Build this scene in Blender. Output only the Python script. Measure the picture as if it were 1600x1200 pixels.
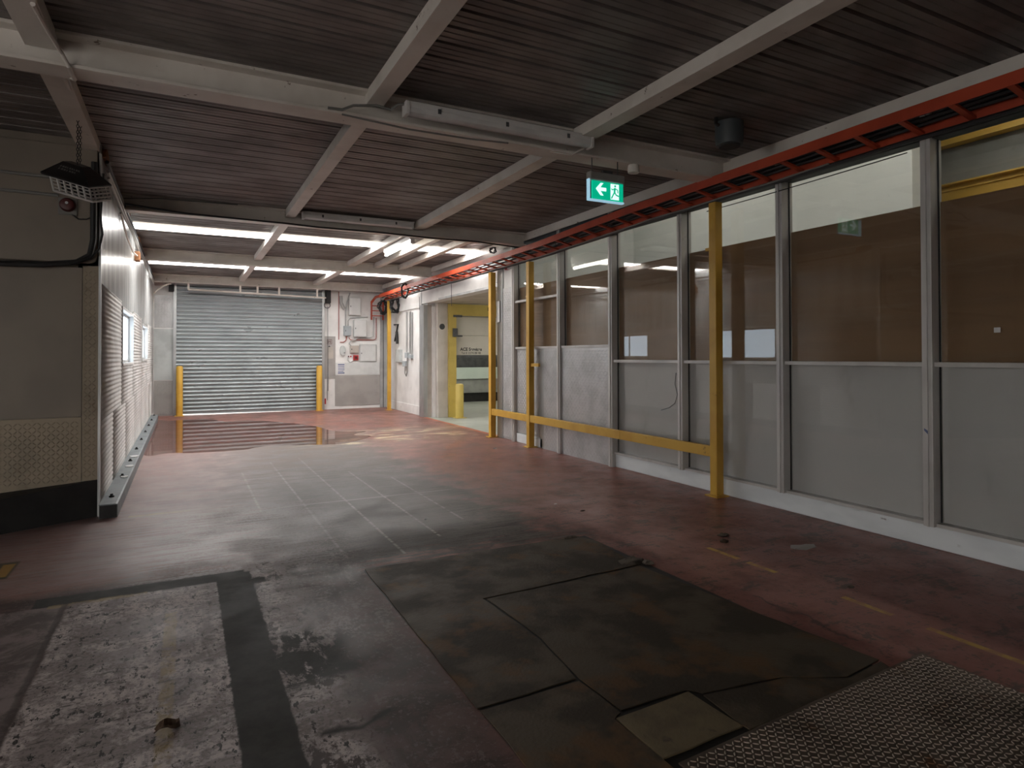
import bpy, math, random
from mathutils import Vector, Matrix
random.seed(7)
R = math.radians
sc = bpy.context.scene
for o in list(bpy.data.objects): bpy.data.objects.remove(o)
COL = sc.collection

# ------------------------------------------------------------------ camera
cam_d = bpy.data.cameras.new('camera'); cam = bpy.data.objects.new('camera', cam_d); COL.objects.link(cam)
cam_d.sensor_width = 36.0; cam_d.lens = 987.3/1600*36; cam_d.shift_y = (543.97-600)/1600
cam_d.clip_start = .05; cam_d.clip_end = 200
cam.rotation_mode = 'XYZ'
yaw, pit, rol = R(27.3655), R(.6877), R(-.118)
fw = Vector((math.sin(yaw)*math.cos(pit), math.cos(yaw)*math.cos(pit), math.sin(pit)))
rt = Vector((math.cos(yaw), -math.sin(yaw), 0)); up = rt.cross(fw)
r2 = math.cos(rol)*rt+math.sin(rol)*up; u2 = -math.sin(rol)*rt+math.cos(rol)*up
cam.matrix_world = Matrix(((r2.x,u2.x,-fw.x,0),(r2.y,u2.y,-fw.y,0),(r2.z,u2.z,-fw.z,1.45),(0,0,0,1)))
sc.camera = cam

# ------------------------------------------------------------------ sky, exposure
w = bpy.data.worlds.new('sky'); sc.world = w; w.use_nodes = True
bg = w.node_tree.nodes['Background']; bg.inputs[0].default_value = (1,.965,.92,1); bg.inputs[1].default_value = 3.6
sc.view_settings.view_transform = 'Standard'; sc.view_settings.look = 'None'
sc.view_settings.gamma = 1; sc.view_settings.use_curve_mapping = False
sc.view_settings.exposure = 0.5
sc.cycles.max_bounces = 6; sc.cycles.diffuse_bounces = 3; sc.cycles.glossy_bounces = 3; sc.cycles.transparent_max_bounces = 8
sc.cycles.adaptive_threshold = .07; sc.cycles.caustics_reflective = False; sc.cycles.caustics_refractive = False
SKYLIGHT = 17.0      # radiance of the translucent roof sheets
TUBE = 12.0          # lit fluorescent tube
HALL_FILL = 48.0           # unseen tubes added to light the hall behind the glass

# ------------------------------------------------------------------ shader helpers
class S:
    """a socket with arithmetic"""
    def __init__(s, nt, sock): s.nt, s.k = nt, sock
    def _m(s, op, *a, clamp=False):
        n = s.nt.nodes.new('ShaderNodeMath'); n.operation = op; n.use_clamp = clamp
        for i, v in enumerate((s,)+a):
            if isinstance(v, S): s.nt.links.new(v.k, n.inputs[i])
            else: n.inputs[i].default_value = v
        return S(s.nt, n.outputs[0])
    def __add__(s, b): return s._m('ADD', b)
    def __sub__(s, b): return s._m('SUBTRACT', b)
    def __mul__(s, b): return s._m('MULTIPLY', b)
    def abs(s): return s._m('ABSOLUTE')
    def max(s, b): return s._m('MAXIMUM', b)
    def min(s, b): return s._m('MINIMUM', b)
    def inv(s): return (s*-1)+1
    def ramp(s, a, b, c=0., d=1.):
        n = s.nt.nodes.new('ShaderNodeMapRange'); n.interpolation_type = 'SMOOTHSTEP'
        s.nt.links.new(s.k, n.inputs[0])
        for i, v in enumerate((a, b, c, d)): n.inputs[i+1].default_value = v
        return S(s.nt, n.outputs[0])
def rgb(c): return (c[0], c[1], c[2], 1)
def mixc(nt, f, a, b):
    n = nt.nodes.new('ShaderNodeMix'); n.data_type = 'RGBA'
    if isinstance(f, S): nt.links.new(f.k, n.inputs[0])
    else: n.inputs[0].default_value = f
    for i, v in ((6, a), (7, b)):
        if isinstance(v, S): nt.links.new(v.k, n.inputs[i])
        else: n.inputs[i].default_value = rgb(v)
    return S(nt, n.outputs[2])
def position(nt, scale=(1,1,1)):
    g = nt.nodes.new('ShaderNodeNewGeometry'); m = nt.nodes.new('ShaderNodeVectorMath'); m.operation = 'MULTIPLY'
    nt.links.new(g.outputs['Position'], m.inputs[0]); m.inputs[1].default_value = scale
    return S(nt, m.outputs[0])
def noise(nt, vec, scale, detail=4, rough=.55, dist=0):
    n = nt.nodes.new('ShaderNodeTexNoise'); nt.links.new(vec.k, n.inputs['Vector'])
    n.inputs['Scale'].default_value = scale; n.inputs['Detail'].default_value = detail
    n.inputs['Roughness'].default_value = rough; n.inputs['Distortion'].default_value = dist
    return S(nt, n.outputs['Fac'])
MATS = {}
def new_mat(name):
    m = bpy.data.materials.new(name); m.use_nodes = True; MATS[name] = m
    return m, m.node_tree, m.node_tree.nodes['Principled BSDF']
def mat(name, c, rough=.5, metal=0., c2=None, scale=3., stretch=(1,1,1), lo=.4, hi=.65, c3=None, s3=14., lo3=.6, hi3=.72, bump=0., bs=40., spec=.5, rvar=0., detail=3):
    """paint / metal / plaster: base colour, a second tone by noise, specks or rust by a finer noise, fine relief"""
    m, nt, b = new_mat(name)
    p = position(nt, stretch)
    b.inputs['Roughness'].default_value = rough; b.inputs['Metallic'].default_value = metal
    b.inputs['Specular IOR Level'].default_value = spec
    col = None
    n1 = noise(nt, p, scale, detail)
    col = mixc(nt, n1.ramp(lo, hi), c, c2 or tuple(x*.82 for x in c))
    if c3:
        col = mixc(nt, noise(nt, p, s3, 4, .65).ramp(lo3, hi3), col, c3)
    nt.links.new(col.k, b.inputs['Base Color'])
    if rvar:
        nt.links.new((n1.ramp(.3, .7)*rvar+(rough-rvar/2)).k, b.inputs['Roughness'])
    if bump:
        bn = nt.nodes.new('ShaderNodeBump'); bn.inputs['Strength'].default_value = bump; bn.inputs['Distance'].default_value = .01
        nt.links.new(noise(nt, p, bs, 2).k, bn.inputs['Height']); nt.links.new(bn.outputs[0], b.inputs['Normal'])
    return m
def emis(name, c, st):
    m, nt, b = new_mat(name)
    b.inputs['Base Color'].default_value = rgb(c); b.inputs['Emission Color'].default_value = rgb(c)
    b.inputs['Emission Strength'].default_value = st; b.inputs['Roughness'].default_value = .4
    return m
def glassy(name, tint, ior=1.45, rough=0.):
    m, nt, b = new_mat(name); nt.nodes.remove(b)
    out = [n for n in nt.nodes if n.type == 'OUTPUT_MATERIAL'][0]
    t = nt.nodes.new('ShaderNodeBsdfTransparent'); t.inputs[0].default_value = rgb(tint)
    g = nt.nodes.new('ShaderNodeBsdfGlossy'); g.inputs['Roughness'].default_value = rough
    lw = nt.nodes.new('ShaderNodeLayerWeight'); f0 = ((ior-1)/(ior+1))**2      # Schlick, the same from both sides
    fr = S(nt, lw.outputs['Facing'])._m('POWER', 5.0)*(1-f0)+f0
    lw.inputs[0].default_value = .5
    x = nt.nodes.new('ShaderNodeMixShader')
    nt.links.new(fr.k, x.inputs[0]); nt.links.new(t.outputs[0], x.inputs[1]); nt.links.new(g.outputs[0], x.inputs[2])
    nt.links.new(x.outputs[0], out.inputs[0])
    return m

# ------------------------------------------------------------------ materials
mat('white_steel', (.76,.71,.65), .45, 0, (.66,.605,.545), 2.5, c3=(.16,.10,.065), s3=9, lo3=.67, hi3=.74, bump=.1)
mat('white_paint', (.80,.795,.775), .5, 0, (.70,.695,.675), 2, c3=(.30,.29,.27), s3=8, lo3=.66, hi3=.8, bump=.12)
mat('kerb_white', (.78,.82,.84), .55, 0, (.68,.72,.74), 4, stretch=(1,.35,1), c3=(.2,.18,.16), s3=12, lo3=.66, hi3=.76, bump=.2)
mat('block_wall', (.60,.57,.52), .7, 0, (.52,.49,.44), 2.5, bump=.2, bs=60)
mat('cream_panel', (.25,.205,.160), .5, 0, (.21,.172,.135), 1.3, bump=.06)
mat('white_sheet', (.66,.67,.66), .25, .1, (.44,.45,.44), 1.6, stretch=(1,3.5,.25), c3=(.28,.28,.27), s3=5, lo3=.6, hi3=.75, bump=.12, bs=1.2)
mat('galvanised', (.52,.53,.53), .38, .75, (.42,.43,.43), 4, stretch=(1,1,.4), rvar=.15)
mat('corrugated', (.68,.67,.655), .5, .1, (.58,.57,.555), 3, rvar=.15)
mat('shutter_steel', (.36,.40,.41), .33, .4, (.30,.335,.345), 2.5, stretch=(.5,1,1), rvar=.12)
mat('checker_alu', (.52,.52,.52), .45, .55, (.44,.44,.435), 3, rvar=.2)
mat('checker_dirty', (.27,.22,.16), .5, .35, (.20,.165,.12), 3, c3=(.17,.10,.05), s3=6, lo3=.58, hi3=.75)
mat('checker_grey', (.40,.39,.37), .5, .35, (.33,.32,.30), 3)
mat('floor_plate_steel', (.14,.105,.080), .5, .3, (.085,.060,.043), 2.2, c3=(.12,.055,.025), s3=5, lo3=.57, hi3=.72, rvar=.2)
mat('tread_steel', (.34,.285,.235), .5, .3, (.22,.175,.135), 2.2, c3=(.14,.07,.03), s3=5, lo3=.57, hi3=.72)
mat('deck', (.21,.185,.172), .45, .1, (.145,.125,.117), 2.0, stretch=(.8,1.3,1), lo=.38, hi=.64, c3=(.27,.24,.225), s3=1.1, lo3=.52, hi3=.75, rvar=.2)
mat('dark_steel', (.10,.105,.11), .45, .3, (.07,.072,.075), 6)
mat('angle_steel', (.20,.225,.235), .5, .2, (.15,.17,.18), 5, c3=(.40,.41,.40), s3=3, lo3=.68, hi3=.74)
mat('rubber', (.012,.012,.013), .7, 0, (.02,.02,.02), 6)
mat('cable_black', (.013,.013,.014), .5, 0, (.02,.02,.021), 9)
mat('cable_grey', (.22,.215,.20), .55)
mat('conduit', (.42,.42,.41), .45, .1)
mat('yellow', (.62,.37,.055), .45, 0, (.55,.31,.04), 3, c3=(.20,.12,.03), s3=8, lo3=.66, hi3=.74, bump=.08)
mat('yellow_pale', (.60,.47,.12), .5, 0, (.54,.41,.10), 3, c3=(.35,.28,.10), s3=8, lo3=.64, hi3=.76)
mat('orange', (.46,.062,.022), .5, 0, (.36,.045,.017), 3, c3=(.25,.03,.012), s3=5, lo3=.6, hi3=.75)
mat('aluminium', (.60,.585,.565), .42, .15, (.50,.485,.47), 3, stretch=(1,1,.5), c3=(.2,.19,.18), s3=9, lo3=.66, hi3=.8)
mat('brown_board', (.275,.155,.078), .6, 0, (.205,.115,.058), 1.2, stretch=(1,.25,3), lo=.3, hi=.7, c3=(.26,.165,.10), s3=4, lo3=.5, hi3=.8)
mat('grey_board', (.62,.595,.60), .6, 0, (.53,.51,.512), 1.1, lo=.35, hi=.7, c3=(.42,.395,.385), s3=2.2, lo3=.58, hi3=.8, stretch=(1,1,.45))
mat('concrete', (.088,.067,.043), .65, 0, (.048,.036,.024), 2.6, lo=.42, hi=.58, c3=(.118,.064,.027), s3=2.4, lo3=.52, hi3=.66, spec=.25, bump=.25, bs=60, rvar=.2, detail=6)
mat('concrete_tan', (.165,.125,.065), .65, 0, (.115,.085,.045), 4, c3=(.07,.055,.035), s3=9, lo3=.6, hi3=.75, bump=.3, bs=70)
mat('hall_floor', (.34,.36,.315), .5, 0, (.29,.31,.27), 2.5)
mat('hall_white', (.74,.75,.73), .6, 0, (.70,.71,.69), 1)
mat('hall_grey', (.30,.30,.29), .7, 0, (.25,.25,.24), 1.5)
mat('hall_yellow', (.72,.47,.11), .5, 0, (.68,.43,.09), 3)
mat('soffit_tan', (.55,.50,.43), .6)
mat('door_curtain', (.60,.58,.52), .6, 0, (.54,.52,.46), 1.5, bump=.35, bs=3)
mat('mint', (.60,.70,.64), .45, 0, (.56,.66,.60), 2)
mat('grey_metal', (.36,.375,.36), .4, .1)
mat('box_white', (.64,.65,.64), .45, 0, (.58,.59,.58), 4)
mat('box_grey', (.40,.44,.46), .5)
mat('box_tan', (.46,.42,.37), .5)
mat('box_pale', (.52,.55,.54), .45)
mat('panel_taupe', (.37,.35,.33), .6, 0, (.31,.295,.275), 2)
mat('red_plastic', (.42,.03,.03), .4)
mat('red_dark', (.085,.012,.012), .45)
mat('copper_red', (.33,.06,.045), .45)
mat('blue_print', (.10,.13,.26), .6)
mat('paper', (.70,.70,.70), .7)
mat('ink', (.02,.02,.02), .6)
mat('fixture_white', (.74,.72,.70), .35, 0, (.68,.66,.64), 4)
mat('diffuser', (.80,.78,.76), .2)
mat('speaker_grey', (.055,.065,.07), .5)
mat('hood_black', (.018,.018,.019), .35)
mat('grille_white', (.62,.60,.58), .4)
mat('rust', (.26,.11,.04), .75, 0, (.15,.06,.025), 14)
mat('leaf_brown', (.06,.032,.016), .8)
mat('rubble', (.13,.105,.08), .85, 0, (.08,.065,.05), 20)
mat('sign_housing', (.30,.29,.28), .35)
mat('outside_concrete', (.5,.5,.5), .8)
emis('tube_lit', (1,.95,.86), TUBE)
emis('hall_fill_tube', (1,.96,.88), HALL_FILL)
emis('bay_fill_panel', (1,.95,.85), 16.0)
emis('window_lit', (.74,.87,1), 2.6)
emis('skylight', (1,.98,.96), SKYLIGHT)
emis('exit_green', (0,.36,.20), .75)
emis('exit_white', (.75,.95,.92), .75)
emis('exit_edge', (.35,.60,.75), .55)
glassy('glass', (.96,.97,.96), 1.52, .015)
glassy('window_glass', (.93,.96,1), 1.5, 0)
glassy('water', (.80,.66,.62), 1.34, .008)

def floor_material():
    m, nt, b = new_mat('red_floor')
    p = position(nt)
    wob = nt.nodes.new('ShaderNodeTexNoise'); nt.links.new(p.k, wob.inputs['Vector']); wob.inputs['Scale'].default_value = 11; wob.inputs['Detail'].default_value = 4; wob.inputs['Roughness'].default_value = .7
    v = nt.nodes.new('ShaderNodeVectorMath'); v.operation = 'SUBTRACT'; nt.links.new(wob.outputs['Color'], v.inputs[0]); v.inputs[1].default_value = (.5,.5,.5)
    v2 = nt.nodes.new('ShaderNodeVectorMath'); v2.operation = 'SCALE'; nt.links.new(v.outputs[0], v2.inputs[0]); v2.inputs['Scale'].default_value = .035
    v3 = nt.nodes.new('ShaderNodeVectorMath'); v3.operation = 'ADD'; nt.links.new(p.k, v3.inputs[0]); nt.links.new(v2.outputs[0], v3.inputs[1])
    def xy(k):
        s = nt.nodes.new('ShaderNodeSeparateXYZ'); nt.links.new(k, s.inputs[0]); return S(nt, s.outputs[0]), S(nt, s.outputs[1])
    x, y = xy(p.k); wx, wy = xy(v3.outputs[0])
    wob2 = nt.nodes.new('ShaderNodeTexNoise'); nt.links.new(p.k, wob2.inputs['Vector']); wob2.inputs['Scale'].default_value = 3.2; wob2.inputs['Detail'].default_value = 4
    sx, sy, sz = (S(nt, q) for q in (lambda n: (nt.links.new(wob2.outputs['Color'], n.inputs[0]), n.outputs)[1])(nt.nodes.new('ShaderNodeSeparateColor')))
    bx_, by_ = x+(sx-.5)*.34, y+(sy-.5)*.34
    def box(x0, x1, y0, y1, e=.01, wobble=True):
        X, Y = (bx_, by_) if wobble == 2 else (wx, wy) if wobble else (x, y)
        return ((X-(x0+x1)/2).abs()-(x1-x0)/2).max((Y-(y0+y1)/2).abs()-(y1-y0)/2).ramp(e, -e)
    big = noise(nt, p, .55, 2, .6); mid = noise(nt, p, 2.2, 5, .65); fine = noise(nt, p, 14, 4, .7)
    streak = noise(nt, position(nt, (.9, 9, 1)), 2.4, 5, .68)      # scuffs that run across the lane
    blotch = noise(nt, p, 5.5, 5, .7, .6)
    mott = noise(nt, p, 3.4, 6, .72, .4); grain = noise(nt, p, 38, 3, .75); drag = noise(nt, position(nt, (2.2, .8, 1)), 4.5, 6, .74, .5)
    red = mixc(nt, big.ramp(.35, .65), (.235,.080,.060), (.270,.112,.092))
    red = mixc(nt, mid.ramp(.42, .72), red, (.145,.048,.036))
    red = mixc(nt, (blotch*.5+streak*.3+grain*.2).ramp(.515, .58)*.85, red, (.068,.040,.031))
    red = mixc(nt, mott.ramp(.56, .66)*.7, red, (.29,.115,.085))
    red = mixc(nt, (fine*.6+grain*.4).ramp(.54, .62)*.6, red, (.075,.046,.037))
    grey = mixc(nt, (streak*.7+grain*.3).ramp(.42, .57), (.062,.050,.043), (.138,.113,.098))
    # traffic lane worn through to grey
    lane = (box(.35, 2.75, 4.3, 11.5, .8)*.45)
    wear = (mid*.6+streak*.45+lane).ramp(.66, .86)
    col = mixc(nt, wear, red, grey)
    # paler, pinkish floor along the left wall, sheen of the rear light painted in
    pink = box(-3, .85, 4.6, 11, .7)
    col = mixc(nt, pink*(streak.ramp(.3, .62)*.55+.25), col, (.33,.255,.245))
    # bare field at the front, left of the patched slabs
    bare = mixc(nt, mott.ramp(.44, .58), (.046,.034,.030), (.105,.066,.060))
    bare = mixc(nt, (grain*.6+drag*.4).ramp(.54, .58)*.5, bare, (.20,.155,.143))
    col = mixc(nt, box(-5, 1.1, -3, 4.75, .12)*.92, col, bare)
    pale = mixc(nt, mott.ramp(.45, .57), (.56,.48,.465), (.265,.217,.21))
    pale = mixc(nt, grain.ramp(.51, .56)*.6, pale, (.12,.098,.092))
    pale = mixc(nt, noise(nt, position(nt, (1.6,.8,1)), 17, 4, .7).ramp(.585, .605), pale, (.026,.022,.020))
    pale = mixc(nt, noise(nt, position(nt, (.8,3.5,1)), 7, 5, .72).ramp(.60, .63)*.8, pale, (.05,.042,.038))
    f_in = box(-.60, .20, -1, 4.52, .012)*(drag*.5+mott*.5).ramp(.40, .50, .30, 1)
    col = mixc(nt, f_in, col, pale)
    f_out = box(-5, -.62, -3, 4.50, .02)*mott.ramp(.42, .56, .25, .8)
    col = mixc(nt, f_out, col, (.27,.22,.215))
    f_r = box(.36, .60, -1, 4.80, .13, 2)*(mott*.6+drag*.4).ramp(.43, .465)
    col = mixc(nt, f_r, col, pale)
    f_r1 = box(.55, 1.0, 3.3, 5.0, .28, 2)*(grain*.55+drag*.45).ramp(.505, .55)*.75
    col = mixc(nt, f_r1, col, (.29,.25,.235))
    f_r2 = box(-.1, 1.1, 4.55, 6.6, .35)*(streak*.6+grain*.4).ramp(.455, .53)*.85
    col = mixc(nt, f_r2, col, (.42,.365,.35))
    # dark scuff field in the lane in front of the patch
    sc_ = box(.65, 2.1, 4.3, 7.4, .5)*(streak*.7+grain*.3).ramp(.47, .56)*.85
    col = mixc(nt, sc_, col, (.055,.049,.044))
    # sealed joints
    seal = box(.185, .395, -1, 4.62, .006).max(box(-.78, .36, 4.50, 4.665, .008)).max(box(.3, .47, 4.36, 4.46, .01)).max(box(.30, .72, 2.9, 3.5, .07, 2)*(mott*.5+drag*.5).ramp(.55, .49)).max(box(.42, .75, 2.50, 2.54, .02, 2))
    col = mixc(nt, seal, col, mixc(nt, fine.ramp(.3, .7), (.036,.034,.031), (.056,.053,.048)))
    # yellow and white lines, worn
    worn = (blotch*.5+fine*.5).ramp(.40, .56)
    yl = box(-.095, -.035, 2.0, 4.08, .006).max(box(-.70, -.20, 4.46, 4.515, .006)).max(box(-.45, .05, 6.66, 6.72, .006))
    col = mixc(nt, yl*worn*.55, col, (.42,.31,.14))
    dash = None
    for a, c in ((3.27,3.57),(2.95,3.19),(2.17,2.47),(1.2,1.98)):
        d = box(3.487, 3.53, a, c, .006, False); dash = d if dash is None else dash.max(d)
    col = mixc(nt, dash*worn.ramp(0, 1, .35, 1), col, (.45,.28,.035))
    wl = None
    for a in ((.635,6.3,8.6),(1.04,4.6,9.2),(1.44,4.5,9.4),(1.83,4.8,8.0),(2.2,5.2,7.4)):
        d = box(a[0]-.010, a[0]+.010, a[1], a[2], .008, False); wl = d if wl is None else wl.max(d)
    wl = wl.max(box(.6, 2.7, 6.41, 6.44, .01, False))
    col = mixc(nt, wl*streak.ramp(.38, .6)*.6, col, (.40,.36,.33))
    # hazard mark, left
    hz = box(-2.2, -1.03, 5.2, 5.6, .012, False)
    col = mixc(nt, hz, col, (.06,.055,.035))
    hy = None
    for i in range(6):
        d = box(-1.115-.17*i, -1.045-.17*i, 5.25, 5.55, .008, False) if i == 0 else box(-1.16-.17*i, -1.045-.17*i, 5.25, 5.55, .008, False)
        hy = d if hy is None else hy.max(d)
    col = mixc(nt, hy*.8, col, (.48,.27,.06))
    # orange edge line of the side opening
    col = mixc(nt, box(4.98, 5.10, 10.0, 14.3, .02)*worn.ramp(0,1,.5,1), col, (.50,.12,.055))
    # limescale stain round the puddle's right end
    st_n = noise(nt, position(nt, (.55,1.7,1)), 1.7, 6, .62, 1.4); st_m = (((wx-3.3)*.5).abs().max((wy-11.3).abs()*.75)).ramp(1.1, .4)
    col = mixc(nt, st_m*st_n.ramp(.52, .44)*.55, col, (.085,.070,.058))
    col = mixc(nt, st_m*st_n.ramp(.50, .60)*.9, col, (.50,.42,.27))
    dull = box(.2, 5, 8.5, 17.6, .8)*mid.ramp(.40, .6)*.5
    col = mixc(nt, dull, col, (.17,.125,.108))
    # bedding of the patched slabs
    col = mixc(nt, box(1.075, 2.865, -1, 4.27, .008, False), col, (.012,.011,.010))
    # cracks
    crack = box(3.055, 3.065, 2.02, 2.75, .008, 2).max(box(3.03, 3.075, 2.45, 2.56, .03, 2)*.8).max(box(3.6, 4.1, 3.72, 3.73, .01, 2)*.8)
    crack = crack.max(box(-.635, -.605, 2.2, 4.5, .006)*.6)
    col = mixc(nt, crack*.85, col, (.03,.024,.02))
    bare_m = box(-5, 3.0, -3, 5.0, .4)          # unsealed concrete: duller than the painted floor
    nt.links.new((bare_m*-.32+.5).k, b.inputs['Specular IOR Level'])
    nt.links.new(col.k, b.inputs['Base Color'])
    rough = (bare_m*.10)+(mid.ramp(.3, .7)*.16+.34)+(wear*.12)+(seal*.15)
    nt.links.new(rough.k, b.inputs['Roughness'])
    bn = nt.nodes.new('ShaderNodeBump'); bn.inputs['Strength'].default_value = .10; bn.inputs['Distance'].default_value = .006
    nt.links.new(fine.k, bn.inputs['Height']); nt.links.new(bn.outputs[0], b.inputs['Normal'])
floor_material()

# ------------------------------------------------------------------ mesh helpers
WO = {}
class MB:
    def __init__(s): s.v = []; s.f = []
    def add(s, vs, fs):
        o = len(s.v); s.v += [tuple(a) for a in vs]; s.f += [tuple(i+o for i in f) for f in fs]; return s
    def box(s, x0, x1, y0, y1, z0, z1):
        return s.add([(x,y,z) for z in (z0,z1) for y in (y0,y1) for x in (x0,x1)],
                     [(0,2,3,1),(4,5,7,6),(0,1,5,4),(2,6,7,3),(0,4,6,2),(1,3,7,5)])
    def prism(s, poly, axis, a0, a1):
        """poly: 2-D outline in the other two axes (x,y)->z, (y,z)->x, (x,z)->y"""
        def P(u, w_, a): return (a,u,w_) if axis == 'x' else (u,a,w_) if axis == 'y' else (u,w_,a)
        n = len(poly)
        vs = [P(u,w_,a0) for u,w_ in poly]+[P(u,w_,a1) for u,w_ in poly]
        fs = [tuple(range(n-1,-1,-1)), tuple(range(n,2*n))]+[(i,(i+1)%n,n+(i+1)%n,n+i) for i in range(n)]
        return s.add(vs, fs)
    def tube(s, pts, r, n=8, cap=True):
        pts = [Vector(p) for p in pts]; rings = []
        prev = None
        for i, p in enumerate(pts):
            d = (pts[min(i+1,len(pts)-1)]-pts[max(i-1,0)]).normalized()
            if prev is None:
                a = Vector((0,0,1)) if abs(d.z) < .9 else Vector((1,0,0))
                u = d.cross(a).normalized()
            else: u = (prev-d*prev.dot(d)).normalized()
            prev = u; w_ = d.cross(u)
            rr = r[i] if isinstance(r, (list,tuple)) else r
            rings.append([p+(u*math.cos(2*math.pi*k/n)+w_*math.sin(2*math.pi*k/n))*rr for k in range(n)])
        vs = [q for g in rings for q in g]; fs = []
        for i in range(len(rings)-1):
            for k in range(n): fs.append((i*n+k, i*n+(k+1)%n, (i+1)*n+(k+1)%n, (i+1)*n+k))
        if cap: fs += [tuple(range(n-1,-1,-1)), tuple(range((len(rings)-1)*n, len(rings)*n))]
        return s.add(vs, fs)
    def cyl(s, p0, p1, r, n=16): return s.tube([p0,p1], r, n)
    def lathe(s, prof, c, n=20):
        vs = [(c[0]+r*math.cos(2*math.pi*k/n), c[1]+r*math.sin(2*math.pi*k/n), c[2]+z) for r,z in prof for k in range(n)]
        fs = [(i*n+k, i*n+(k+1)%n, (i+1)*n+(k+1)%n, (i+1)*n+k) for i in range(len(prof)-1) for k in range(n)]
        fs += [tuple(range(n-1,-1,-1)), tuple(range((len(prof)-1)*n, len(prof)*n))]
        return s.add(vs, fs)
    def build(s, name, m, parent=None, smooth=False, bevel=0., origin=None):
        xs, ys, zs = zip(*s.v)
        o = Vector(origin) if origin else Vector(((min(xs)+max(xs))/2, (min(ys)+max(ys))/2, min(zs)))
        me = bpy.data.meshes.new(name); me.from_pydata([Vector(v)-o for v in s.v], [], s.f); me.update()
        me.materials.append(MATS[m])
        if smooth:
            for q in me.polygons: q.use_smooth = True
            me.set_sharp_from_angle(angle=R(40))
        ob = bpy.data.objects.new(name, me); COL.objects.link(ob)
        place(ob, o, parent)
        if bevel:
            bv = ob.modifiers.new('bevel','BEVEL'); bv.width = bevel; bv.segments = 2; bv.limit_method = 'ANGLE'; bv.angle_limit = R(50)
        return ob
def place(ob, o, parent):
    WO[ob.name] = Vector(o)
    if parent: ob.parent = parent; ob.location = Vector(o)-WO[parent.name]
    else: ob.location = o
def tag(o, label, cat, group=None):
    o['label'] = label; o['category'] = cat
    if group: o['group'] = group
    return o
def thing(name, label, cat, loc, group=None):
    o = bpy.data.objects.new(name, None); COL.objects.link(o); o.empty_display_size = .1
    place(o, loc, None); return tag(o, label, cat, group)
def struct(o): o['kind'] = 'structure'; return o
def struct_root(name, loc):
    o = bpy.data.objects.new(name, None); COL.objects.link(o); place(o, loc, None); return struct(o)
def stuff(o): o['kind'] = 'stuff'; return o
def copy(src, o, parent):
    c = src.copy(); COL.objects.link(c); place(c, o, parent); return c
def bx(name, m, parent, x0, x1, y0, y1, z0, z1, bevel=0.): return MB().box(x0,x1,y0,y1,z0,z1).build(name, m, parent, bevel=bevel)
def text(s_, name, m, parent, o, size, ux, uy, bold=0.):
    cu = bpy.data.curves.new('t','FONT'); cu.body = s_; cu.size = size; cu.align_x = 'CENTER'; cu.align_y = 'CENTER'; cu.extrude = .001; cu.offset = bold
    t = bpy.data.objects.new('t', cu); COL.objects.link(t)
    me = bpy.data.meshes.new_from_object(t.evaluated_get(bpy.context.evaluated_depsgraph_get()))
    bpy.data.objects.remove(t)
    ux, uy = Vector(ux), Vector(uy); uz = ux.cross(uy)
    me.transform(Matrix(((ux.x,uy.x,uz.x,0),(ux.y,uy.y,uz.y,0),(ux.z,uy.z,uz.z,0),(0,0,0,1))))
    me.materials.clear(); me.materials.append(MATS[m])
    ob = bpy.data.objects.new(name, me); COL.objects.link(ob); place(ob, o, parent); return ob
def lugs(name, m, parent, o, ux, uy, uz, W, H, pitch=.028, L=.030, wd=.0065, h=.0025):
    """raised tread bars of checker plate, alternately at +45 and -45 degrees, one joined mesh"""
    o, ux, uy, uz = map(Vector, (o,ux,uy,uz)); mb = MB(); s2 = math.sqrt(.5)
    for i in range(int(W/pitch)):
        for j in range(int(H/pitch)):
            c = o+ux*(pitch*(i+.5))+uy*(pitch*(j+.5))
            sg = 1 if (i+j)%2 else -1
            a = (ux+uy*sg)*s2; b_ = (uy-ux*sg)*s2
            q = [c+a*(L/2*k)+b_*(wd/2*l) for k,l in ((-1,0),(-.4,-1),(.4,-1),(1,0),(.4,1),(-.4,1))]
            t = [c+a*(L/2*k*.75)+b_*(wd/2*l*.4)+uz*h for k,l in ((-1,0),(-.4,-1),(.4,-1),(1,0),(.4,1),(-.4,1))]
            mb.add(q+t, [tuple(range(6,12))]+[(k,(k+1)%6,6+(k+1)%6,6+k) for k in range(6)])
    return stuff(mb.build(name, m, parent))

# ================================================================== SETTING
XR, XL, YR, ZC = 5.0, -.70, 17.6, 3.42
# ---- floor
fl = struct(MB().box(-5.2, 5.08, -3.6, 17.62, -.15, 0).build('floor', 'red_floor'))
def slab(poly, m, h=.005):
    mb = MB(); mb.prism(poly, 'z', -.01, h); return mb.build('concrete_slab', m, fl)
def jag(a, b, n, amp):
    out = []
    for i in range(n):
        t = i/n; k = amp*random.uniform(-1,1) if i else 0
        dx, dy = b[0]-a[0], b[1]-a[1]; l = math.hypot(dx,dy)
        out.append((a[0]+dx*t-dy/l*k, a[1]+dy*t+dx/l*k))
    return out
def ring(pts, amp=.006):
    out = []
    for i in range(len(pts)):
        a, b_ = pts[i], pts[(i+1)%len(pts)]
        out += jag(a, b_, max(2,int(math.hypot(b_[0]-a[0],b_[1]-a[1])/.12)), amp)
    return out
slab(ring([(1.07,2.385),(1.56,2.40),(1.61,2.81),(1.58,3.44),(2.28,3.475),(2.79,3.50),(2.86,4.08),(2.80,4.27),(1.09,4.285)]), 'concrete')
slab(ring([(1.585,2.10),(1.93,2.10),(1.975,2.045),(2.39,1.985),(2.65,1.85),(2.93,1.88),(2.86,2.5),(2.785,3.47),(2.28,3.445),(1.60,3.42),(1.625,2.81),(1.575,2.39)]), 'concrete')
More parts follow.
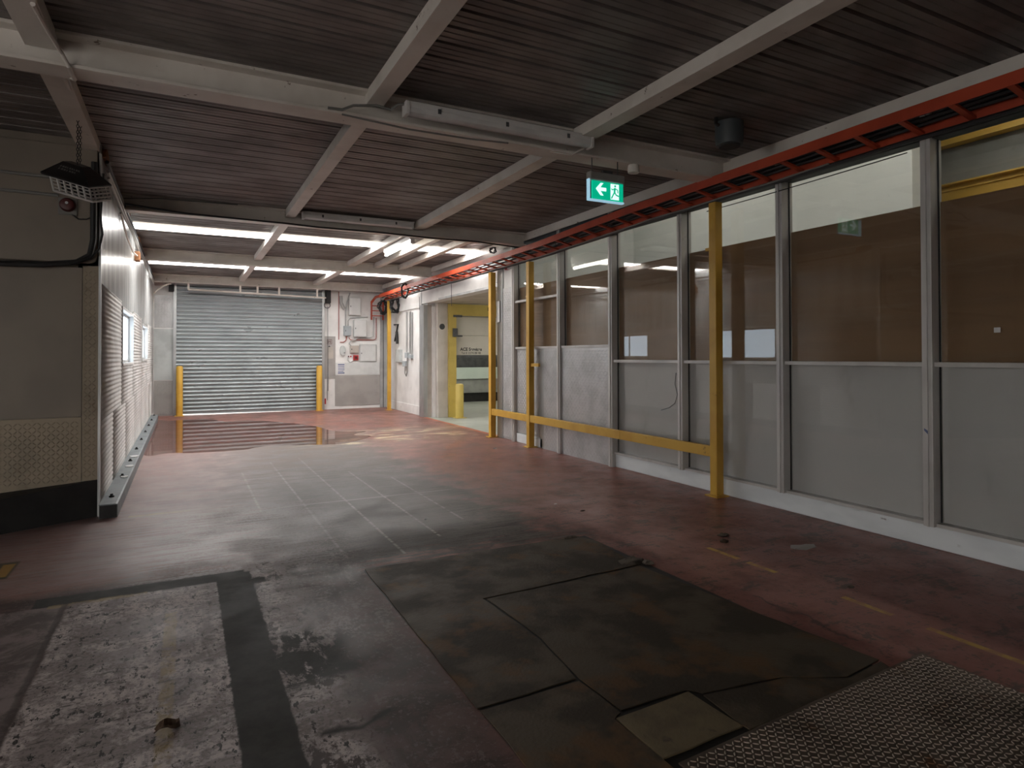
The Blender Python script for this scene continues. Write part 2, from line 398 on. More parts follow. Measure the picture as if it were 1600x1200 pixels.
slab(ring([(1.075,1.0),(1.52,1.0),(1.523,2.06),(1.57,2.085),(1.560,2.375),(1.075,2.362)]), 'concrete')
slab(ring([(1.945,1.765),(2.9,1.80),(2.92,1.865),(2.65,1.835),(2.39,1.97),(1.965,2.03),(1.94,1.80)]), 'concrete')
slab(ring([(1.53,1.78),(1.935,1.79),(1.925,2.08),(1.53,2.06)], .004), 'concrete_tan', .007)

# ---- ceiling: dark ribbed deck
ce = struct(MB().box(-5.2, 5.1, -3.6, 10.42, 3.50, 3.56).box(-5.2, 5.1, 10.98, 14.72, 3.50, 3.56).box(-5.2, 5.1, 15.2, 17.9, 3.50, 3.56).build('ceiling', 'deck'))
def deck_mesh(x0, x1):
    prof = [(.004,.052),(.016,.0),(.060,.0),(.066,.004),(.070,.004),(.076,0),(.124,0),(.130,.004),(.134,.004),(.140,0),(.184,0),(.196,.052),(.2,.058),(0,.058)]
    return MB().prism([(a,b_) for a,b_ in prof], 'x', x0, x1)
SKY = [(10.75, 11.30), (14.85, 15.40)]
src = {}
y = -3.5
while y < 17.55:
    if not any(a-.1 < y+.1 < b_+.1 for a,b_ in SKY):
        key = 'long' if y < 6.75 else 'short'
        if key not in src:
            mb = deck_mesh(-5.15 if key == 'long' else -.74, 4.9)
            src[key] = mb.build('deck_panel', 'deck', ce, origin=(0,0,0)); d = src[key]
        else: d = copy(src[key], (0,0,0), ce)
        place(d, (0, y, ZC), ce)
    y += .2
for i, (a, b_) in enumerate(SKY):
    s_ = struct_root('window_%d' % (3+i), (2, a, 3.46))
    xs = [-.74, 1.25, 3.07, 4.9]
    for k in range(3): bx('skylight_sheet', 'skylight', s_, xs[k]+.002, xs[k+1]-.002, a+.05, b_, 3.445, 3.451)
    bx('frame', 'white_steel', s_, -.74, 4.9, a+.03, a+.05, 3.42, 3.5); bx('frame', 'white_steel', s_, -.74, 4.9, b_, b_+.02, 3.42, 3.5)

# ---- beams across, purlins along
def ibeam(y0, y1, x0, x1, z0, z1, label, lip=True):
    t = .022; ym = (y0+y1)/2
    b_ = MB().prism([(y0,z0),(y1,z0),(y1,z0+t),(ym+.006,z0+t),(ym+.006,z1-t),(y1,z1-t),(y1,z1),(y0,z1),(y0,z1-t),(ym-.006,z1-t),(ym-.006,z0+t),(y0,z0+t)], 'x', x0, x1).build('roof_beam', 'white_steel', bevel=.003)
    return tag(b_, label, 'beam', 'cross beams of the roof')
ibeam(4.60, 4.80, -5.1, 4.86, 3.20, ZC, 'nearest white steel cross beam, carrying the exit sign and a long unlit batten light')
ibeam(8.88, 9.06, -.72, 4.86, 3.22, ZC, 'second white steel cross beam from the camera, with clipped cables along its lower edge')
ibeam(13.2, 13.38, -.72, 4.86, 3.21, ZC, 'white steel cross beam between the two bright skylight strips')
ibeam(17.1, 17.3, -.72, 4.86, 3.22, ZC, 'farthest white steel cross beam, just in front of the roller shutter')
def purlin(x0, x1, y0, y1, label, z0=3.32):
    t = .006
    p_ = MB().prism([(x0,z0),(x1,z0),(x1,ZC),(x1-.03,ZC),(x1-.03,ZC-t),(x1-t,ZC-t),(x1-t,z0+t),(x0+t,z0+t),(x0+t,ZC-t),(x0+.03,ZC-t),(x0+.03,ZC),(x0,ZC)], 'y', y0, y1).build('roof_purlin', 'white_steel', bevel=.003)
    return tag(p_, label, 'purlin', 'lengthwise purlins of the roof')
bays = [(-3.4, 4.68, 'in the nearest roof bay, overhead'), (4.72, 8.95, 'in the second bay, just past the exit sign beam'), (8.99, 13.27, 'in the bay with the front skylight strip'), (13.31, 17.18, 'in the bay with the rear skylight strip')]
for (a, b_, t) in bays:
    if a < 4.7: purlin(-.86, -.70, a, b_, 'left-hand white steel purlin '+t)
    if a == 4.72: purlin(-.86, -.70, a, 6.84, 'left-hand white steel purlin over the hanging insect killer')
    purlin(1.19, 1.315, a, b_, 'middle white steel purlin '+t)
    purlin(2.99, 3.145, a, b_, 'right-hand white steel purlin '+t)
purlin(3.56, 3.665, 8.99, 13.27, 'short white steel purlin just right of the lit fluorescent batten')
purlin(4.09, 4.20, 8.99, 13.27, 'rightmost short white steel purlin under the front skylight strip')
tag(MB().prism([(4.85,3.30),(4.862,3.30),(4.862,3.405),(5.05,3.405),(5.05,3.418),(4.85,3.418)], 'y', -3.5, 17.5).build('edge_angle', 'white_steel'), 'long white steel edge angle where the dark ceiling meets the glazed side', 'steel angle')

# ---- left wall: white sheet above, corrugated cladding below, two windows
WIN = [(9.02, 10.78, 1.37, 2.03), (13.05, 14.72, 1.40, 2.01)]
wl = MB(); ya = 6.86
for (a, b_, c, d) in WIN:
    wl.box(-.86, XL, ya, a, 0, 3.5); wl.box(-.86, XL, a, b_, 0, c); wl.box(-.86, XL, a, b_, d, 3.5); ya = b_
wl.box(-.86, XL, ya, 17.8, 0, 3.5)
wl = struct(wl.build('wall_left', 'white_paint'))
ys = [6.87, 8.1, 9.35, 10.6, 11.85, 13.1, 14.35, 15.6, 17.55]
for a, b_ in zip(ys, ys[1:]): bx('wall_sheet', 'white_sheet', wl, XL, XL+.006, a+.003, b_-.003, 2.06, 3.40)
def corr(y0, y1, z0, z1, pitch=.048, amp=.0038):
    n = int((z1-z0)/pitch*6); pr = []
    for i in range(n+1):
        z = z0+(z1-z0)*i/n; pr.append((XL+.016+amp*math.sin(2*math.pi*(z-z0)/pitch), z))
    vs = [(x_, yy, z) for yy in (y0,y1) for x_,z in pr]
    fs = [(i, i+1, n+2+i, n+1+i) for i in range(n)]
    mb = MB().add(vs, fs); ob = mb.build('corrugated_sheet', 'corrugated', wl, smooth=True)
    md = ob.modifiers.new('s','SOLIDIFY'); md.thickness = .0015
    return ob
for a, b_, c, d in ((6.88,8.97,.86,2.12),(8.97,10.84,.86,1.34),(10.84,13.0,.86,2.12),(13.0,14.77,.86,1.36),(14.77,17.55,.86,2.12)): corr(a, b_, c, d)
for a, b_ in ((6.88,8.0),(8.0,9.6),(9.6,11.2),(11.2,12.8),(12.8,14.4),(14.4,16.0),(16.0,17.55)): corr(a, b_, .10, .865)
for i, (a, b_, c, d) in enumerate(WIN):
    q = struct_root('window_%d' % (i+1), (XL-.1, (a+b_)/2, c))
    f = MB(); t = .035
    for (p0,p1,p2,p3) in ((a,b_,c,c+t),(a,b_,d-t,d),(a,a+t,c+t,d-t),(b_-t,b_,c+t,d-t),((a+b_)/2-.02,(a+b_)/2+.02,c+t,d-t)): f.box(-.775,-.735,p0,p1,p2,p3)
    f.build('window_frame', 'aluminium', q)
    bx('window_pane', 'window_lit', q, -.758, -.752, a+t, b_-t, c+t, d-t)
    bx('window_sill', 'white_paint', q, -.735, XL+.035, a-.02, b_+.02, c-.03, c)
    for (p0,p1,p2,p3) in ((a-.035,a,c,d+.035),(b_,b_+.035,c,d+.035),(a,b_,d,d+.035)): bx('window_trim', 'white_paint', q, XL, XL+.03, p0, p1, p2, p3)

# ---- return wall facing the camera, left of the corner
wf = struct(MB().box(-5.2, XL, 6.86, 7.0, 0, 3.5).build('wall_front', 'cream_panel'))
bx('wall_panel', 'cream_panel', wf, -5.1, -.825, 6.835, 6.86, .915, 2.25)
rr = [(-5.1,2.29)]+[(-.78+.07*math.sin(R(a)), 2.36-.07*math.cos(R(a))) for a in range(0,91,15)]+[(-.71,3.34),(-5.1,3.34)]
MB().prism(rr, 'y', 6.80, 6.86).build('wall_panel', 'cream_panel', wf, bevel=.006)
p_ = MB().prism([(-5.1,-.09),(-.825,.322),(-.825,.905),(-5.1,.905)], 'y', 6.835, 6.86).build('checker_plate', 'checker_dirty', wf)
p2 = MB().box(-.82, -.695, 6.83, 6.86, .33, 2.27).build('checker_plate', 'checker_dirty', wf)
lugs('tread', 'checker_dirty', p_, (-2.0,6.835,.33), (1,0,0), (0,0,1), (0,-1,0), 1.17, .57, pitch=.034, L=.036, wd=.008)
lugs('tread', 'checker_dirty', p2, (-.815,6.83,.36), (1,0,0), (0,0,1), (0,-1,0), .115, 1.9, pitch=.034, L=.036, wd=.008)
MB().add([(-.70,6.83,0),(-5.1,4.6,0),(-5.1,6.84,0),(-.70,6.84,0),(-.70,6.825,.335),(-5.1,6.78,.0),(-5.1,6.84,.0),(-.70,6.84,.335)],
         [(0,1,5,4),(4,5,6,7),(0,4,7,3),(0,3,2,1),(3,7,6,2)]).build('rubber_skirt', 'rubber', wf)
bx('corner_trim', 'galvanised', wf, -.70, -.682, 6.822, 6.88, 0, 3.30)

# ---- rear wall
wr = struct(MB().box(-.86, -.24, YR, YR+.2, 0, 3.5).box(3.35, 5.45, YR, YR+.2, 0, 3.5).box(-.24, 3.35, YR, YR+.2, 3.36, 3.5).build('wall_rear', 'white_paint'))
a = bx('checker_plate', 'checker_alu', wr, -.66, -.25, YR-.012, YR, 2.15, 2.94); lugs('tread', 'checker_alu', a, (-.65,YR-.012,2.16), (1,0,0), (0,0,1), (0,-1,0), .39, .77, .06, .06, .014, .004)
bx('wall_panel', 'box_pale', wr, -.67, -.26, YR-.012, YR, .88, 2.12)
a = bx('checker_plate', 'checker_grey', wr, -.67, -.26, YR-.012, YR, .02, .86); lugs('tread', 'checker_grey', a, (-.66,YR-.012,.03), (1,0,0), (0,0,1), (0,-1,0), .39, .8, .06, .06, .014, .004)
bx('wall_panel', 'panel_taupe', wr, 3.65, 4.89, YR-.014, YR, .085, .915)
bx('wall_panel', 'panel_taupe', wr, 3.37, 3.66, YR-.012, YR, .83, 1.99)
bx('wall_panel', 'box_tan', wr, 3.44, 3.60, YR-.016, YR-.012, 1.38, 1.70)
bx('wall_panel', 'box_white', wr, 3.66, 4.89, YR-.013, YR, .93, 1.27)
bx('corner_post', 'conduit', wr, 4.90, 5.12, YR-.03, YR, 0, 3.3)
bx('corner_post', 'dark_steel', wr, 4.98, 5.0, YR-.034, YR-.03, 0, 2.6)
struct(MB().box(-8, 12, 17.9, 30, -.16, -.02).build('floor_outside', 'outside_concrete'))
struct(MB().box(-.3, 3.4, 17.62, 17.9, -.15, -.005).build('threshold', 'outside_concrete')); 

# ---- far right wall and the header over the side opening
wq = struct(MB().box(5.10, 5.28, 14.22, 17.8, 0, 2.72).box(5.10, 5.28, 9.95, 17.8, 2.70, 3.5).build('wall_right_rear', 'white_paint'))
bx('header_fascia', 'white_paint', wq, 5.05, 5.10, 9.9, 14.50, 2.70, 3.10)
bx('header_fascia', 'white_paint', wq, 5.06, 5.10, 14.53, 16.3, 2.63, 3.10)
bx('header_trim', 'galvanised', wq, 5.03, 5.05, 9.9, 13.3, 2.70, 2.745)
bx('jamb_plate', 'galvanised', wq, 5.0, 5.10, 14.20, 14.50, 0, 2.66)
bx('jamb_plate', 'box_tan', wq, 5.10, 5.20, 14.20, 14.24, 0, 2.66)
bx('jamb_post', 'white_paint', wq, 5.20, 5.275, 14.12, 14.24, 0, 2.62)
bx('header_post', 'conduit', wq, 5.045, 5.06, 14.46, 14.53, 2.62, 3.12)
bx('skirting', 'white_paint', wq, 5.08, 5.10, 14.5, 17.55, 0, .22)

# ---- unseen walls behind / left of the camera, openings added to let light in
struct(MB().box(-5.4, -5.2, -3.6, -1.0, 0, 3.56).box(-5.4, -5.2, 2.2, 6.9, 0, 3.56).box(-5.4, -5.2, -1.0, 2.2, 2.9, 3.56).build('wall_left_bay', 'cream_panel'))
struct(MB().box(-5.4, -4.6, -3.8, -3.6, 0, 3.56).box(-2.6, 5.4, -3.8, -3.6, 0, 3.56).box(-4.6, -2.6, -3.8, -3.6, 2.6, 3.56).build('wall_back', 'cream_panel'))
struct(MB().box(-14, 12, -14, -3.8, -.16, -.02).box(-14, -5.4, -3.8, 30, -.16, -.02).build('floor_yard', 'outside_concrete'))

# ---- hall behind the glazing
struct(MB().box(5.08, 9.6, -3.6, 9.7, -.15, 0).build('floor_hall', 'hall_floor'))
struct(MB().box(5.08, 9.6, 9.7, 19, -.15, 0).build('floor_side_bay', 'hall_floor'))
struct(MB().box(7.6, 7.8, 4.42, 9.7, 0, 5.2).build('wall_hall_white', 'hall_white'))
hg = struct(MB().box(9.3, 9.5, -3.6, 9.7, 0, 5.2).build('wall_hall', 'hall_grey'))
struct(MB().box(5.1, 9.6, -3.6, 9.9, 5.2, 5.4).build('ceiling_hall', 'hall_white'))
struct(MB().box(5.12, 9.5, 9.62, 9.9, 0, 5.2).build('wall_hall_cross', 'hall_white'))
struct(MB().box(5.1, 9.5, -3.8, -3.6, 0, 5.2).build('wall_hall_back', 'hall_grey'))
struct(MB().box(5.0, 5.1, -3.6, 9.9, 3.42, 5.2).build('wall_hall_upper', 'hall_white'))
for z0, z1, t in ((3.48,3.76,'lower'),(4.28,4.60,'upper')):
    g = thing('yellow_girder', t+' of two yellow steel girders on the grey wall beyond the glass', 'girder', (9.2,2,z0), 'yellow girders beyond the glass')
    bx('web', 'hall_yellow', g, 9.22, 9.25, -3.5, 9.6, z0+.02, z1-.02); bx('flange', 'hall_yellow', g, 9.12, 9.29, -3.5, 9.6, z0, z0+.02); bx('flange', 'hall_yellow', g, 9.12, 9.29, -3.5, 9.6, z1-.02, z1)
    bx('rib', 'hall_yellow', g, 9.19, 9.22, -3.5, 9.6, z1-.09, z1-.07)
for i, (x_, y_) in enumerate(((6.4,1.0),(6.4,4.2),(6.4,7.4),(8.4,2.0))):  # out-of-view lamps, added to brighten the hall behind the glass
    t = thing('hall_fill_light', ['added unseen batten light of the hall nearest the camera','added unseen batten light of the hall before the white wall','added unseen batten light of the hall beside the white wall','added unseen batten light of the hall near the yellow girders'][i], 'light', (x_,y_,5.2), 'added fill lights of the hall')
    bx('housing', 'fixture_white', t, x_-.06, x_+.06, y_-.75, y_+.75, 5.12, 5.2); MB().cyl((x_,y_-.72,5.09), (x_,y_+.72,5.09), .02, 10).build('tube', 'hall_fill_tube', t, smooth=True)

# ---- side bay seen through the opening
struct(MB().box(5.28, 9.5, 9.9, 14.0, 2.70, 2.85).build('ceiling_side_bay', 'soffit_tan'))
struct(MB().box(9.5, 9.7, 9.7, 19, 0, 3.2).build('wall_side_bay', 'block_wall'))
wp = struct(MB().box(5.28, 5.72, 14.05, 14.2, 0, 3.0).box(5.28, 5.53, 14.0, 14.05, 0, 3.0).box(5.53, 9.5, 14.0, 14.2, 2.68, 3.0).build('wall_portal', 'block_wall'))
bx('skirting', 'block_wall', wp, 5.285, 5.52, 13.97, 14.0, 0, .32)
struct(MB().box(5.2, 9.6, 18.85, 19, 0, 3.2).build('wall_dock', 'hall_grey'))
struct(MB().box(5.28, 9.5, 14.2, 18.9, 3.0, 3.15).build('ceiling_dock', 'soffit_tan'))
struct(MB().box(5.2, 5.28, 17.8, 18.9, 0, 3.1).build('wall_dock_side', 'hall_white'))
d = thing('yellow_portal', 'pale yellow door surround numbered 1 round the raised white door', 'door frame', (7.2,14,0))
bx('jamb', 'yellow_pale', d, 5.53, 5.72, 13.92, 14.05, 0, 2.68); lt = bx('lintel', 'yellow_pale', d, 5.72, 9.4, 13.94, 14.05, 2.41, 2.68)
text('1', 'number', 'ink', lt, (6.56,13.938,2.58), .12, (1,0,0), (0,0,1), .003)
bx('hinge', 'dark_steel', d, 5.64, 5.86, 13.90, 13.95, 2.37, 2.42); bx('latch', 'dark_steel', d, 5.62, 5.73, 13.86, 13.93, 1.90, 2.10); bx('latch_arm', 'dark_steel', d, 5.66, 5.86, 13.88, 13.92, 1.90, 1.94)
d = thing('raised_door', 'white quilted industrial door raised to half height behind the pale yellow surround', 'door', (7.3,14.1,1.46))
for a, b_ in ((1.94,2.39),(1.465,1.935)): cp = bx('door_panel', 'door_curtain', d, 5.74, 9.3, 14.08, 14.12, a, b_, .01)
bx('bottom_rail', 'dark_steel', d, 5.74, 9.3, 14.06, 14.14, 1.40, 1.465)
text('ACE Services', 'lettering', 'ink', cp, (6.17,14.078,1.605), .105, (1,0,0), (0,0,1), .003); text('Tel 0 2274 88 48', 'lettering', 'ink', cp, (6.17,14.078,1.515), .075, (1,0,0), (0,0,1))
d = thing('low_cabinet', 'low mint green and grey cabinet on a black plinth under the raised door', 'cabinet', (8.2,18.5,0))
bx('plinth', 'rubber', d, 6.4, 9.4, 18.35, 18.8, 0, .28); bx('drawer_front', 'grey_metal', d, 6.35, 9.45, 18.3, 18.8, .28, .70, .01); bx('top_box', 'mint', d, 6.35, 9.45, 18.25, 18.8, .72, 1.08, .012); bx('trim', 'grey_metal', d, 6.36, 9.44, 18.29, 18.31, .70, .72)
bx('back_board', 'dark_steel', d, 6.35, 9.45, 18.7, 18.8, 1.08, 1.62)
for i, (x_, y_, z_) in enumerate(((8.4,11.4,2.70),(7.6,16.4,3.0))):  # out-of-view lamps, added to brighten the side bay and its cabinet
    t = thing('bay_fill_light', ['added unseen panel light on the tan soffit of the side bay','added unseen panel light above the low mint green cabinet'][i], 'light', (x_,y_,z_), 'added fill lights of the side bay')
    bx('housing', 'fixture_white', t, x_-.32, x_+.32, y_-.62, y_+.62, z_-.05, z_); bx('diffuser', 'bay_fill_panel', t, x_-.29, x_+.29, y_-.59, y_+.59, z_-.075, z_-.05)
d = tag(MB().lathe([(.0,0),(.07,0),(.07,.004),(.06,.012),(0,.012)], (0,0,0), 20).build('round_sign', 'speaker_grey'), 'small round dark grey sign on the cream wall beside the yellow surround', 'sign')
d.rotation_euler.x = R(90); d.location = (5.39,14.0,2.14)
def bollard(x_, y_, h_, r_, label, m='yellow'):
    t = thing('bollard', label, 'bollard', (x_,y_,0), 'yellow bollards')
    MB().lathe([(r_,0),(r_,h_-.04),(r_*.85,h_-.012),(r_*.5,h_),(0.001,h_)], (x_,y_,0), 24).build('post', m, t, smooth=True)
    bx('base_plate', m, t, x_-r_*1.35, x_+r_*1.35, y_-r_*1.35, y_+r_*1.35, 0, .012)
bollard(-.115, 17.36, 1.22, .075, 'yellow bollard at the left foot of the roller shutter, beside the puddle')
bollard(3.19, 17.36, 1.20, .075, 'yellow bollard at the right foot of the roller shutter')
bollard(5.70, 13.68, .80, .095, 'short pale yellow bollard at the jamb of the pale yellow door surround', 'yellow_pale')

# ---- glazed right-hand wall
wg = struct_root('wall_right', (5.0, 3.5, 0))
MULL = [(-2.0,.15),(-.55,.15),(.75,.15),(1.50,.14),(2.715,.14),(4.03,.14),(5.375,.14),(6.63,.16),(7.98,.14)]
def mullion(y0, wdt=.075, z0=.17, z1=3.36):
    m_ = bx('mullion', 'aluminium', wg, 4.93, 5.075, y0, y0+wdt, z0, z1, .003)
    bx('mullion_bead', 'aluminium', m_, 4.92, 4.932, y0+.030, y0+.045, z0, z1)
    bx('mullion_gasket', 'rubber', m_, 5.020, 5.030, y0-.008, y0, z0, z1)
MY = [-2.0, -.65, .55, 1.50, 2.735, 4.055, 5.395, 6.70, 7.99, 9.46]
for y0 in MY: mullion(y0, .075 if y0 < 6.6 else .085, .17 if y0 < 6.6 else 0, 3.36)
for a, b_ in zip(MY, MY[1:]):
    a2 = a+.075+(.01 if a > 6.6 else 0); rear = a > 6.6
    zr = 1.36 if not rear else 1.56
    bx('rail', 'aluminium', wg, 4.955, 5.05, a2, b_, zr, zr+.035, .003)
    bx('head_blocker', 'dark_steel', wg, 4.955, 5.08, a2, b_, 3.07, 3.40)  # opaque dark strip added to block hall light between the ladder rungs
    bx('pane', 'glass', wg, 5.030, 5.036, a2, b_, zr+.035, 3.07)
    zt = 2.60 if not rear else 2.60
    bx('backing_board', 'brown_board', wg, 5.048, 5.054, a2+.005, b_-.005, zr+.035, zt)
    if not rear:
        bx('sill_rail', 'aluminium', wg, 4.965, 5.05, a2, b_, .17, .195)
        bx('pane', 'glass', wg, 5.030, 5.036, a2, b_, .195, zr)
        bx('backing_board', 'grey_board', wg, 5.048, 5.054, a2+.005, b_-.005, .195, zr)
bx('rail', 'aluminium', wg, 4.955, 5.05, 8.075, 9.46, 2.34, 2.375)
MB().tube([(5.027,5.60,1.25),(5.027,5.62,1.12),(5.027,5.58,1.0),(5.027,5.62,.90),(5.027,5.72,.84),(5.027,5.86,.80)], .004, 5).build('pane_crack', 'dark_steel', wg)
c1 = bx('checker_plate', 'checker_alu', wg, 4.965, 4.985, 6.80, 8.52, 0, 1.56); lugs('tread', 'checker_alu', c1, (4.965,8.50,.01), (0,-1,0), (0,0,1), (-1,0,0), 1.69, 1.53, .040, .042, .010, .003)
c1 = bx('checker_plate', 'checker_alu', wg, 4.985, 4.995, 8.66, 9.46, .16, 1.56); lugs('tread', 'checker_alu', c1, (4.985,9.45,.17), (0,-1,0), (0,0,1), (-1,0,0), .78, 1.37, .040, .042, .010, .003)
bx('infill_strip', 'galvanised', wg, 4.975, 4.99, 8.53, 8.65, 0, 1.56)
c1 = bx('checker_plate', 'checker_alu', wg, 4.965, 4.985, 9.59, 9.93, .03, 2.63); lugs('tread', 'checker_alu', c1, (4.965,9.92,.04), (0,-1,0), (0,0,1), (-1,0,0), .32, 2.55, .040, .042, .010, .003)
bx('end_channel', 'galvanised', wg, 4.96, 5.05, 9.95, 10.16, 0, 3.1, .004)
bx('infill_panel', 'white_paint', wg, 4.99, 5.05, 9.55, 9.95, 2.63, 3.36)
bx('infill_panel', 'white_paint', wg, 4.99, 5.10, 9.545, 10.1, 0, 2.63)
struct(MB().box(4.985, 5.08, -3.6, 6.80, 0, .17).build('baseboard_right', 'kerb_white', bevel=.008))
struct(MB().box(4.975, 5.05, 8.58, 9.46, 0, .15).build('baseboard_right_rear', 'kerb_white', bevel=.008))

# ================================================================== THINGS
# ---- roller shutter
t = thing('roller_shutter', 'large grey ribbed steel roller shutter closed across the rear wall', 'roller shutter', (1.55,YR,0))
P = .0955; n0 = 35
def slat_mb():
    pr = []
    for i in range(9):
        u = i/8; pr.append((-.034*(math.sin(math.pi*min(1,u*1.18))**.7 if u < .85 else 0), u*P))
    pr += [(.004, P), (.004, 0)]
    return MB().prism([(YR-.03+a, b_) for a,b_ in pr], 'x', -.20, 3.30)
s0 = None
for i in range(n0):
    z = .055+P*i
    if i == 0: s0 = slat_mb().build('slat', 'shutter_steel', t, smooth=True, origin=(1.55,YR,0)); place(s0, (1.55,YR,z), t)
    else: copy(s0, (1.55,YR,z), t)
MB().add([(-.2,YR-.045,.028),(3.3,YR-.045,.0),(3.3,YR-.02,.0),(-.2,YR-.02,.028),(-.2,YR-.045,.07),(3.3,YR-.045,.07),(3.3,YR-.02,.07),(-.2,YR-.02,.07)],[(0,3,2,1),(4,5,6,7),(0,1,5,4),(2,3,7,6),(0,4,7,3),(1,2,6,5)]).build('bottom_bar', 'shutter_steel', t)
for x_ in (-.225, 3.325):
    g = bx('guide_rail', 'galvanised', t, x_-.035, x_+.035, YR-.075, YR, 0, 3.36, .003)
bx('motor', 'rubber', t, 3.38, 3.50, YR-.20, YR-.02, 2.88, 3.25, .01)
MB().lathe([(.02,0),(.07,0),(.07,.03),(.02,.03)], (0,0,0), 16)
MB().tube([(3.42+.08*math.cos(a*.5236), YR-.10, 2.83+.08*math.sin(a*.5236)) for a in range(13)], .012, 6).build('chain_wheel', 'dark_steel', t, smooth=True)
MB().tube([(3.44,YR-.06,2.8),(3.45,YR-.06,.5)], .008, 6).build('hand_chain', 'dark_steel', t)
bx('bracket', 'rubber', t, -.36, -.24, YR-.12, YR-.01, 3.04, 3.20)
t = thing('shutter_frame', 'white tube frame hanging under the farthest beam, in front of the shutter top', 'frame', (1.7,17.2,3.0))
MB().tube([(.06,17.2,3.075),(3.33,17.2,3.0)], .022, 8).build('rail', 'white_steel', t, smooth=True)
for x_ in (.07,1.23,1.63,2.15,3.10):
    bx('hanger', 'white_steel', t, x_-.022, x_+.022, 17.18, 17.22, 3.0+.075*(3.3-x_)/3.3, 3.235)
tag(MB().tube([(-.66,17.2,2.95),(-.60,17.2,3.03),(-.45,17.2,3.15),(-.30,17.2,3.20)], .02, 8).build('knee_brace', 'white_steel', smooth=True), 'short curved white brace pipe at the top left corner by the shutter', 'pipe')

# ---- steel angle on the floor along the left wall
t = thing('floor_angle', 'long grey steel guard angle bolted to the floor along the corrugated wall', 'steel angle', (-.6,11.6,0))
MB().prism([(-.68,0),(-.535,0),(-.535,.12),(-.55,.125),(-.68,.125),(-.68,.115),(-.55,.11),(-.55,.005),(-.68,.005)], 'y', 6.72, 16.45).build('angle', 'angle_steel', t, bevel=.003)
bx('end_cap', 'rubber', t, -.675, -.54, 6.715, 6.72, .004, .115)
b0 = None
for k in range(9):
    y_ = 7.05+k*1.15
    if b0 is None: b0 = MB().lathe([(.022,0),(.022,.012),(.012,.014),(.012,.03),(.001,.03)], (-.61,y_,.125), 8).build('bolt', 'rubber', t)
    else: copy(b0, (-.61,y_,.125), t)
for k, (y_, s_) in enumerate(((8.15,.05),(8.9,.06),(9.75,.055))):
    tag(MB().prism([(-.59+s_*math.cos(a)*random.uniform(.6,1.2), y_+s_*1.6*math.sin(a)*random.uniform(.6,1.2)) for a in [j*.698 for j in range(9)]], 'z', .126, .134).build('plaster_flake', 'paper'), ['nearest','middle','farthest'][k]+' pale plaster flake lying on the grey floor angle', 'debris', 'flakes on the floor angle')

# ---- yellow guard rail with ceiling-high posts
t = thing('guard_rail', 'yellow steel guard rail with three tall posts in front of the glazed wall', 'guard rail', (4.87,7.5,0))
for (x_, y_, s_, z_) in ((4.875,10.19,.05,2.94),(4.875,8.79,.048,2.945),(4.875,4.83,.048,3.03)):
    q = bx('post', 'yellow', t, x_-s_, x_+s_, y_-s_, y_+s_, .012, z_, .006)
    bx('base_plate', 'yellow', q, x_-.085, x_+.085, y_-.085, y_+.085, 0, .012)
bx('rail', 'yellow', t, 4.835, 4.885, 8.84, 10.14, .40, .51, .004)
bx('rail', 'yellow', t, 4.835, 4.885, 6.42, 8.74, .40, .51, .004); bx('rail', 'yellow', t, 4.835, 4.885, 4.88, 6.415, .40, .51, .004)
bx('stub', 'yellow', t, 4.86, 4.89, 8.50, 8.745, 1.28, 1.33); bx('stub', 'yellow', t, 4.84, 4.87, 4.88, 4.94, 2.54, 2.57)
d = tag(MB().box(4.935, 4.955, 10.02, 10.14, 2.05, 2.42).build('notice_sheet', 'paper'), 'curled paper notice beside the farthest tall yellow post', 'notice')
t = thing('yellow_post', 'tall thin yellow post standing alone in the rear right corner', 'post', (4.87,16.6,0))
bx('post', 'yellow', t, 4.825, 4.915, 16.55, 16.64, .01, 2.93, .006); bx('base_plate', 'yellow', t, 4.78, 4.96, 16.5, 16.69, 0, .01)

# ---- orange cable ladder under the ceiling edge
t = thing('cable_ladder', 'long orange cable ladder running under the ceiling along the glazed wall', 'cable tray', (4.85,7,3.1))
YZ = [(-3.4,3.145),(3.0,3.14),(5.9,3.11),(8.1,3.045),(12,3.03),(14.4,3.03),(16.6,3.01)]
DROP = .05          # the ladder hangs lower on the glass side
def zt(y_):
    for (a,za),(b_,zb) in zip(YZ, YZ[1:]):
        if a <= y_ <= b_: return za+(zb-za)*(y_-a)/(b_-a)
    return YZ[-1][1]
def ladder_rail(x_, dz0=0.):
    mb = MB(); pts = [(a, b_+dz0) for a, b_ in YZ]; n = len(pts)
    vs = [(x_+dx, y_, z_+dz) for y_,z_ in pts for dx,dz in ((0,0),(.012,0),(.012,.085),(0,.085))]
    fs = [(4*i+k, 4*i+(k+1)%4, 4*i+4+(k+1)%4, 4*i+4+k) for i in range(n-1) for k in range(4)]+[(3,2,1,0),(4*n-4,4*n-3,4*n-2,4*n-1)]
    return mb.add(vs, fs).build('side_rail', 'orange', t)
ladder_rail(4.60)
# far rail stops short of the mullion heads
ladder_rail(4.885, -DROP)
r0 = None; y_ = -3.1
while y_ < 16.5:
    z_ = zt(y_)
    if r0 is None: r0 = MB().prism([(4.612,z_+.003),(4.885,z_+.003-DROP),(4.885,z_+.022-DROP),(4.612,z_+.022)], 'y', y_-.022, y_+.022).build('rung', 'orange', t)
    else: copy(r0, (4.7485, y_, z_+.003-DROP), t)
    y_ += .345
